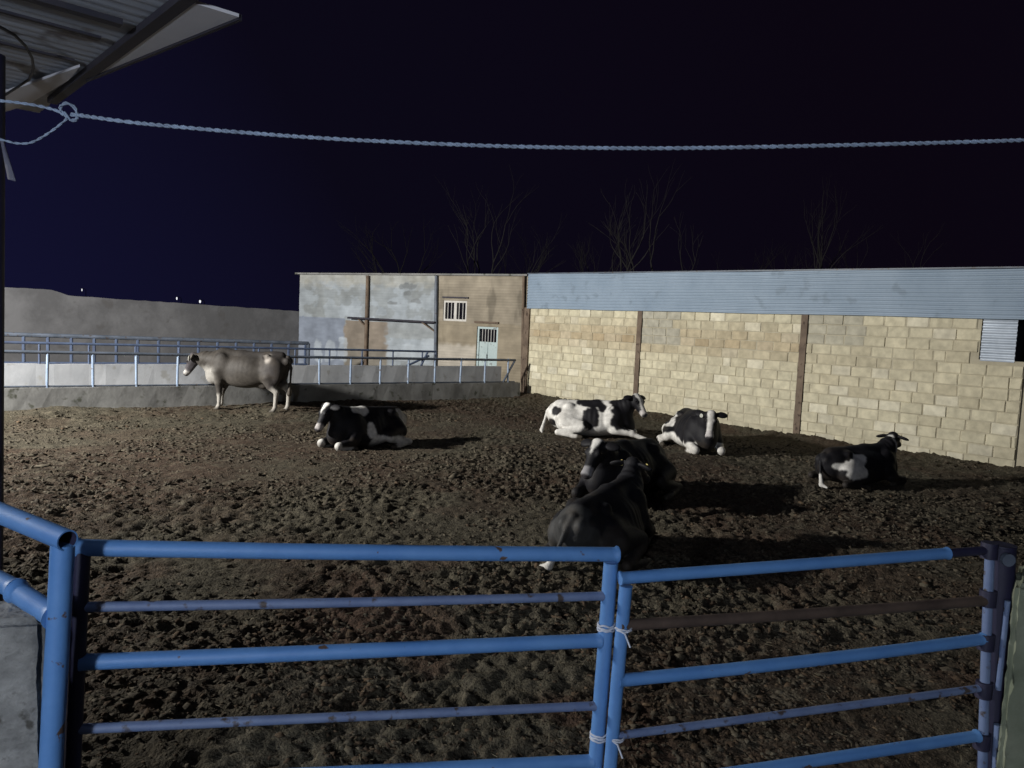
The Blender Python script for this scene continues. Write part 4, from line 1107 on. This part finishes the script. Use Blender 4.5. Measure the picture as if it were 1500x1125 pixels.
def standing_prims(H, yaw, pitch, neckmid):
    pr = []
    pr.append(ell('body', (-.02, 0, .92), (.74, .33, .36), None, .08)); pr.append(ell('body', (.05, 0, .82), (.58, .31, .30), None, .08))
    pr.append(ell('body', (.52, 0, .96), (.34, .25, .37), None, .10)); pr.append(ell('body', (-.62, 0, 1.03), (.34, .27, .30), None, .10))
    pr.append(cap('body', (-.78, 0, 1.27), .08, (.1, 0, 1.23), .10, .10)); pr.append(cap('body', (.1, 0, 1.23), .10, (.56, 0, 1.30), .09, .10))
    for q in (-1, 1):
        pr.append(ell('body', (-.50, q * .21, 1.25), (.10, .07, .06), None, .06)); pr.append(ell('body', (-.93, q * .11, 1.15), (.07, .05, .08), None, .06))
        pr.append(ell('body', (.50, q * .20, .98), (.17, .10, .30), None, .08))
    pr.append(ell('chest', (.74, 0, .76), (.19, .16, .20), None, .10))
    hp, hf = head_prims(H, yaw, pitch, 0, .35)
    nb = np.array(H) + hf['d'] * .02 - hf['u'] * .09; mid = np.array(neckmid, float)
    pr.append(cap('neck', (.58, 0, 1.08), .235, mid, .165, .08)); pr.append(cap('neck', mid, .165, nb, .105, .05))
    pr.append(cap('chest', (.72, 0, .88), .17, mid + np.array([0, 0, -.10]), .11, .08)); pr += hp
    for q, fx in ((1, -.03), (-1, .09)):
        pr.append(cap('arm', (.56, q * .21, .86), .14, (.54, q * .21, .64), .095, .06)); pr.append(cap('fore', (.54, q * .21, .64), .09, (.56 + fx, q * .20, .38), .055, .03))
        pr.append(ell('shank', (.56 + fx, q * .20, .37), (.055, .055, .07), None, .02)); pr.append(cap('shank', (.56 + fx, q * .20, .37), .048, (.57 + fx, q * .20, .12), .038, .02))
        pr.append(cap('shank', (.57 + fx, q * .20, .12), .044, (.60 + fx, q * .20, .07), .046, .015)); pr.append(cap('hoof', (.60 + fx, q * .20, .05), .052, (.64 + fx, q * .20, .03), .05, .01))
    for q, hx in ((1, .05), (-1, -.10)):
        pr.append(ell('thigh', (-.62, q * .20, .90), (.25, .12, .32), None, .07)); pr.append(cap('thigh', (-.55, q * .21, .78), .14, (-.66 + hx, q * .20, .60), .09, .05))
        pr.append(cap('shank', (-.66 + hx, q * .20, .60), .085, (-.79 + hx, q * .19, .47), .06, .03)); pr.append(ell('shank', (-.80 + hx, q * .19, .46), (.055, .05, .075), None, .02))
        pr.append(cap('shank', (-.79 + hx, q * .19, .44), .050, (-.77 + hx, q * .19, .13), .042, .02)); pr.append(cap('shank', (-.77 + hx, q * .19, .13), .046, (-.74 + hx, q * .19, .07), .047, .015))
        pr.append(cap('hoof', (-.73 + hx, q * .19, .05), .052, (-.68 + hx, q * .19, .03), .05, .01))
    pr.append(ell('udder', (-.38, 0, .62), (.17, .13, .11), None, .05))
    pr.append(cap('tail', (-.92, 0, 1.24), .045, (-1.0, 0, 1.0), .03, .03)); pr.append(cap('tail', (-1.0, 0, 1.0), .028, (-.99, .02, .66), .022, .02)); pr.append(cap('switch', (-.99, .02, .66), .03, (-.97, .03, .42), .045, .02))
    return pr, hf

BLK = np.array([0.010, 0.0095, 0.012]); WHT = np.array([0.72, 0.70, 0.66])
def make_cow(pr, hf, loc, heading, scale, label, base, blobs=(), shank=None, fore=None, switch=None, tailc=None, blaze=None, muzzle=None, ear=None, extra=None, dirt=0.6, tags=(), vox=0.0175, seed=0, face_dark=False, hollow=(-.30, .30, .55, .15), blur=1, ribs=.0035):
    lo = np.min([p.bound()[0] for p in pr], 0) - .06; hi = np.max([p.bound()[1] for p in pr], 0) + .06
    def fn(P):
        out = np.full(len(P), 9.0)
        for s in pr:
            a, b = s.bound(); m = np.all((P > a - .16) & (P < b + .16), axis=1)
            if m.any(): out[m] = smin(out[m], s.d(P[m]), s.k)
        return out
    V, Fq = surface_nets(fn, lo, hi, vox)
    tags_ = sorted({p.tag for p in pr}); D = {t: np.full(len(V), 9.0) for t in tags_}
    for s in pr: D[s.tag] = np.minimum(D[s.tag], s.d(V))
    near = np.array(tags_)[np.argmin(np.stack([D[t] for t in tags_]), 0)]
    # small lumps of flesh and hair
    nse = lambda f, o: fbm(V[:, 0] * f + o + seed * 7.7, V[:, 1] * f + 2 * o, V[:, 2] * f + o, 3)
    wob = (nse(5.5, 1) - .5) * 1.5 + (nse(15, 3) - .5) * 0.8
    # hollow flanks, ribs and neck folds
    if hollow is not None:
        hx, hy, hz, hr = hollow
        for q in (-1, 1):
            gq = np.exp(-(((V[:, 0] - hx) / hr) ** 2 + ((V[:, 1] - q * hy) / (hr * 1.3)) ** 2 + ((V[:, 2] - hz) / hr) ** 2))
            V[:, 1] -= q * 0.055 * gq
            rib = np.exp(-(((V[:, 0] - hx - .38) / .30) ** 2 + ((V[:, 2] - hz + .06) / .22) ** 2)) * sstep(.12, .22, q * V[:, 1])
            V[:, 1] += q * rib * ribs * np.sin(V[:, 0] * 2 * math.pi / 0.105 + V[:, 2] * 2.0)
        fold = np.isin(near, ('neck',)) * 1.0
        V[:, 2] += fold * 0.006 * np.sin(V[:, 0] * 62 + V[:, 2] * 30)
    C = np.repeat(np.array(base)[None], len(V), 0)
    for (c, rr, colr) in blobs:
        q = (((V - np.array(c)) / np.array(rr)) ** 2).sum(1) + wob * 0.9
        m = sstep(1.06, 0.94, q)[:, None]; m = m * (~np.isin(near, ('head', 'ear')))[:, None]
        C = C * (1 - m) + np.array(colr) * m
    def setc(mask, colr): C[mask] = colr
    w2 = wob * 0.03
    if fore is not None: setc((near == 'fore') & (V[:, 2] < .24 + w2 * 2), fore)
    if shank is not None: setc(near == 'shank', shank)
    if tailc is not None: setc(near == 'tail', tailc)
    if switch is not None: setc(near == 'switch', switch)
    q = V - hf['H']; hd, hl, hu = q @ hf['d'] / hf['s'], q @ hf['l'] / hf['s'], q @ hf['u'] / hf['s']
    hm = near == 'head'
    if face_dark is not False: setc(hm | (near == 'ear'), face_dark)
    elif np.allclose(base, WHT): setc(hm | (near == 'ear'), BLK)
    if blaze == 'long': setc(hm & (np.abs(hl + w2 * .4) < .052 + .014 * sstep(.12, .02, hd)) & (hu > -.08) & (hd > -.07), WHT * .92)
    if blaze == 'tri': setc(hm & (np.abs(hl + w2 * .5) < .062 * (1 - hd / .20)) & (hu > -.06) & (hd > -.05), WHT)
    if muzzle is not None: setc(hm & (hd > .345 + w2 * .6), muzzle)
    setc(hm & (hd > .455) & (hu < .0) & (hu > -.10), np.array([.045, .04, .045]) if muzzle is None or True else muzzle)
    for s_ in (-1, 1): setc(hm & (((hd - .468) ** 2 + (hl - s_ * .035) ** 2 + (hu + .035) ** 2) < .017 ** 2), (.004, .004, .004))
    setc(near == 'hoof', (.05, .045, .038))
    if ear is not None: setc(near == 'ear', ear)
    if extra: extra(V, near, C, hd, hl, hu, wob)
    # dung on the underside and the hind end
    g = sstep(.26, .03, V[:, 2] + wob * .12) * 0.75 + sstep(.54, .62, nse(6.0, 9)) * .6 * sstep(-.1, -.5, V[:, 0]) + sstep(.58, .64, nse(9.0, 12)) * .4 * sstep(.5, .2, V[:, 2])
    g = (np.clip(g, 0, 1) * dirt * np.where(np.isin(near, ('head', 'ear')), 0, 1))[:, None]
    C = C * (1 - g) + np.array([.085, .066, .046]) * g
    E = np.concatenate([Fq[:, [0, 1]], Fq[:, [1, 2]], Fq[:, [2, 3]], Fq[:, [3, 0]]])
    for _ in range(blur):
        acc = C.copy(); cn = np.ones(len(V))
        np.add.at(acc, E[:, 0], C[E[:, 1]]); np.add.at(cn, E[:, 0], 1)
        C = acc / cn[:, None]
    root = tag(empty("cow", loc, heading), label, "cow", "cows resting in the pen"); root.scale = (scale,) * 3
    finish("body", V, Fq, M_COAT, root, True, C)
    for s_ in (-1, 1):
        bm = bmesh.new(); bmesh.ops.create_uvsphere(bm, u_segments=10, v_segments=8, radius=.021); me = bpy.data.meshes.new("eye"); bm.to_mesh(me); bm.free(); me.materials.append(M_EYE)
        me.polygons.foreach_set("use_smooth", np.ones(len(me.polygons), bool))
        o = bpy.data.objects.new("eye", me); COL.objects.link(o); o.parent = root; o.location = Vector(hf['P'](.155, s_ * .098, .016))
    for (s_, colr, sz) in tags:
        P, d, l, u = hf['P'], hf['d'], hf['l'], hf['u']
        c = P(.02, s_ * .17, -.035) ; n = d * .3 + u * .95; n /= np.linalg.norm(n); ex = l * s_; ey = np.cross(n, ex)
        mb = MB(); ring = []
        for sg in (.030, .036):
            for k in range(14):
                a = 2 * math.pi * k / 14; rx = sz * (1 if math.sin(a) > -.2 else 1.1)
                ring.append(c + n * sg - np.array([0, 0, sz * .6]) + (ex * math.cos(a) * rx + np.array([0, 0, 1.]) * math.sin(a) * rx * 1.15))
        fs = [tuple(range(14))[::-1], tuple(range(14, 28))] + [(k, (k + 1) % 14, 14 + (k + 1) % 14, 14 + k) for k in range(14)]
        finish("ear_tag", ring, fs, colr, root)
    return root

def place(px, py):
    p = on_ground(px, py, 0.0); p = on_ground(px, py, gz(p.x, p.y)); return Vector((p.x, p.y, gz(p.x, p.y) - 0.02))
def hdg(dx, dy): return math.atan2(dy, dx)
S = 0.95

# cow lying left of centre, front toward the camera
pr, hf = lying_prims(side=1, front=('fold', 'fold'), H=(.90, -.04, .82), yaw=-0.10, pitch=1.0, tail_side=-1)
make_cow(pr, hf, place(536, 652), hdg(-0.60, -0.80), S * .95, "black and white cow lying alone in front of the feed trough, heart shaped white forehead", BLK,
    blobs=[((.30, .1, .72), (.20, .18, .12), WHT), ((.20, .37, .36), (.09, .2, .17), WHT), ((.06, .45, .14), (.22, .25, .13), WHT), ((-.74, .28, .42), (.15, .30, .36), WHT), ((-.55, .5, .12), (.3, .2, .1), WHT)],
    shank=WHT, fore=None, switch=WHT, tailc=WHT * .8, blaze='tri', muzzle=np.array([.40, .37, .36]), dirt=.55, seed=1)

# white cow with black patches by the wall
pr, hf = lying_prims(side=-1, front=('fold', 'ext'), H=(.90, -.05, .90), yaw=-0.80, pitch=.75, tail_side=-1)
make_cow(pr, hf, place(866, 637), hdg(0.97, -0.24), S, "mostly white cow with black patches lying close against the block wall, facing the gate", WHT,
    blobs=[((.72, 0, .50), (.42, .5, .48), BLK), ((.02, -.28, .40), (.20, .34, .26), BLK), ((-.05, -.05, .70), (.30, .26, .12), BLK), ((.24, -.18, .60), (.11, .14, .12), BLK), ((-.70, -.22, .50), (.12, .16, .10), BLK), ((-.84, -.22, .24), (.12, .2, .09), BLK)],
    shank=WHT, fore=WHT, switch=WHT, tailc=WHT, blaze='long', muzzle=np.array([.50, .46, .44]), dirt=.35, seed=2)

# cow facing the camera with a long blaze
pr, hf = lying_prims(side=-1, front=('fold', 'fold'), H=(.92, -.02, .80), yaw=-0.34, pitch=.95, tail_side=-1)
make_cow(pr, hf, place(1017, 656), hdg(0.06, -1.0), S * 1.03, "black cow with a long white blaze and white forelegs, lying before the block wall", BLK,
    blobs=[((-.62, -.36, .34), (.40, .22, .34), WHT), ((.0, -.42, .14), (.40, .3, .16), WHT)],
    shank=WHT, fore=WHT, switch=WHT, tailc=WHT, blaze='long', muzzle=np.array([.50, .47, .46]), dirt=.4, tags=((-1, M_TAGW, .030),), seed=3)

# cow turned away at the right
pr, hf = lying_prims(side=1, front=('fold', 'fold'), H=(.84, .04, .93), yaw=.50, pitch=.38, tail_side=-1, neck=(.70, .02, .72))
make_cow(pr, hf, place(1256, 708), hdg(0.93, 0.36), S * .84, "black cow with one large white flank patch, lying turned away by the wall", BLK,
    blobs=[((-.46, -.40, .36), (.24, .28, .19), WHT), ((-.30, -.32, .56), (.16, .2, .14), WHT), ((-.70, -.30, .42), (.17, .25, .06), WHT)],
    shank=BLK, switch=WHT, blaze=None, dirt=.25, seed=4, extra=lambda V, near, C, hd, hl, hu, wob: C.__setitem__((near == 'neck') & (np.abs(V[:, 0] - .74 + wob * .03) < .020) & (V[:, 2] > .62), WHT * .8))

# cow behind, facing camera and left
pr, hf = lying_prims(side=1, front=('fold', 'fold'), H=(.93, .08, .82), yaw=0.0, pitch=.85, tail_side=1)
make_cow(pr, hf, place(914, 722), hdg(-0.60, -0.80), S, "black cow with a white forehead wedge, lying behind the darker cow nearest the gate", BLK,
    blobs=[((.95, .3, .1), (.2, .2, .1), WHT)], shank=BLK, switch=WHT, blaze='tri', muzzle=np.array([.28, .27, .28]), dirt=.3, seed=5)

# nearest dark cow, facing away
GRY = np.array([.012, .0118, .0145])
pr, hf = lying_prims(side=-1, front=('fold', 'fold'), H=(.84, .02, .93), yaw=-0.1, pitch=.5, neck=(.70, .0, .66), tail_side=1)
make_cow(pr, hf, place(884, 806), hdg(0.50, 0.86), S * .88, "nearest dark cow, lying turned away just behind the gate with yellow ear tags", GRY,
    blobs=[((-.85, .1, .35), (.25, .45, .40), np.array([.046, .046, .046])), ((.75, 0, .55), (.20, .3, .25), np.array([.036, .036, .040]))], shank=GRY, switch=WHT, blaze=None, dirt=.35, tags=((1, M_TAGY, .030), (-1, M_TAGY, .026)), seed=6)  # grey rump: light and sheen from the left painted into the coat

# standing brown cow
BRN = np.array([.054, .048, .043])
def swiss(V, near, C, hd, hl, hu, wob):
    def mix(m, colr):
        m = np.asarray(m, float)[:, None]; C[:] = C * (1 - m) + np.array(colr) * m
    trunk = np.isin(near, ('body', 'chest', 'neck', 'udder', 'thigh', 'arm'))
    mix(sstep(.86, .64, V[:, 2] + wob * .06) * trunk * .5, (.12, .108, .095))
    mix(sstep(-.38, -.74, V[:, 0] + wob * .10) * trunk * .75, (.042, .037, .038))  # shade on the rump painted in, darker towards the hind end
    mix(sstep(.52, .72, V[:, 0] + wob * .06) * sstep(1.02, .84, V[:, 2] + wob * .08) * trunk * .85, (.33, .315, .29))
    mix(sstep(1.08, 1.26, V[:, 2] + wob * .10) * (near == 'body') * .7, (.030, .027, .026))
    mix(sstep(.50, .60, fbm(V[:, 0] * 4, V[:, 1] * 4, V[:, 2] * 4, 4)) * trunk * .3, (.045, .038, .030))
    mix((near == 'ear'), (.10, .09, .08))
    mix((near == 'head') * sstep(.34, .38, hd), (.42, .40, .38))
    mix((near == 'head') & (hd > .45), (.04, .035, .035))
    mix(sstep(1.2, .7, ((V[:, 0] + .56) / .07) ** 2 + ((V[:, 2] - 1.20) / .10) ** 2 + wob * .3) * trunk, (.34, .31, .28))
pr, hf = standing_prims((1.22, .02, 1.19), 0.05, 1.08, (.95, .01, 1.12))
p = on_ground(362, 603)
make_cow(pr, hf, Vector((p.x, p.y - 0.05, gz(p.x, p.y) - .02)), hdg(-0.985, 0.05), .97, "grey brown cow standing at the feed trough, the only one on its feet", BRN,
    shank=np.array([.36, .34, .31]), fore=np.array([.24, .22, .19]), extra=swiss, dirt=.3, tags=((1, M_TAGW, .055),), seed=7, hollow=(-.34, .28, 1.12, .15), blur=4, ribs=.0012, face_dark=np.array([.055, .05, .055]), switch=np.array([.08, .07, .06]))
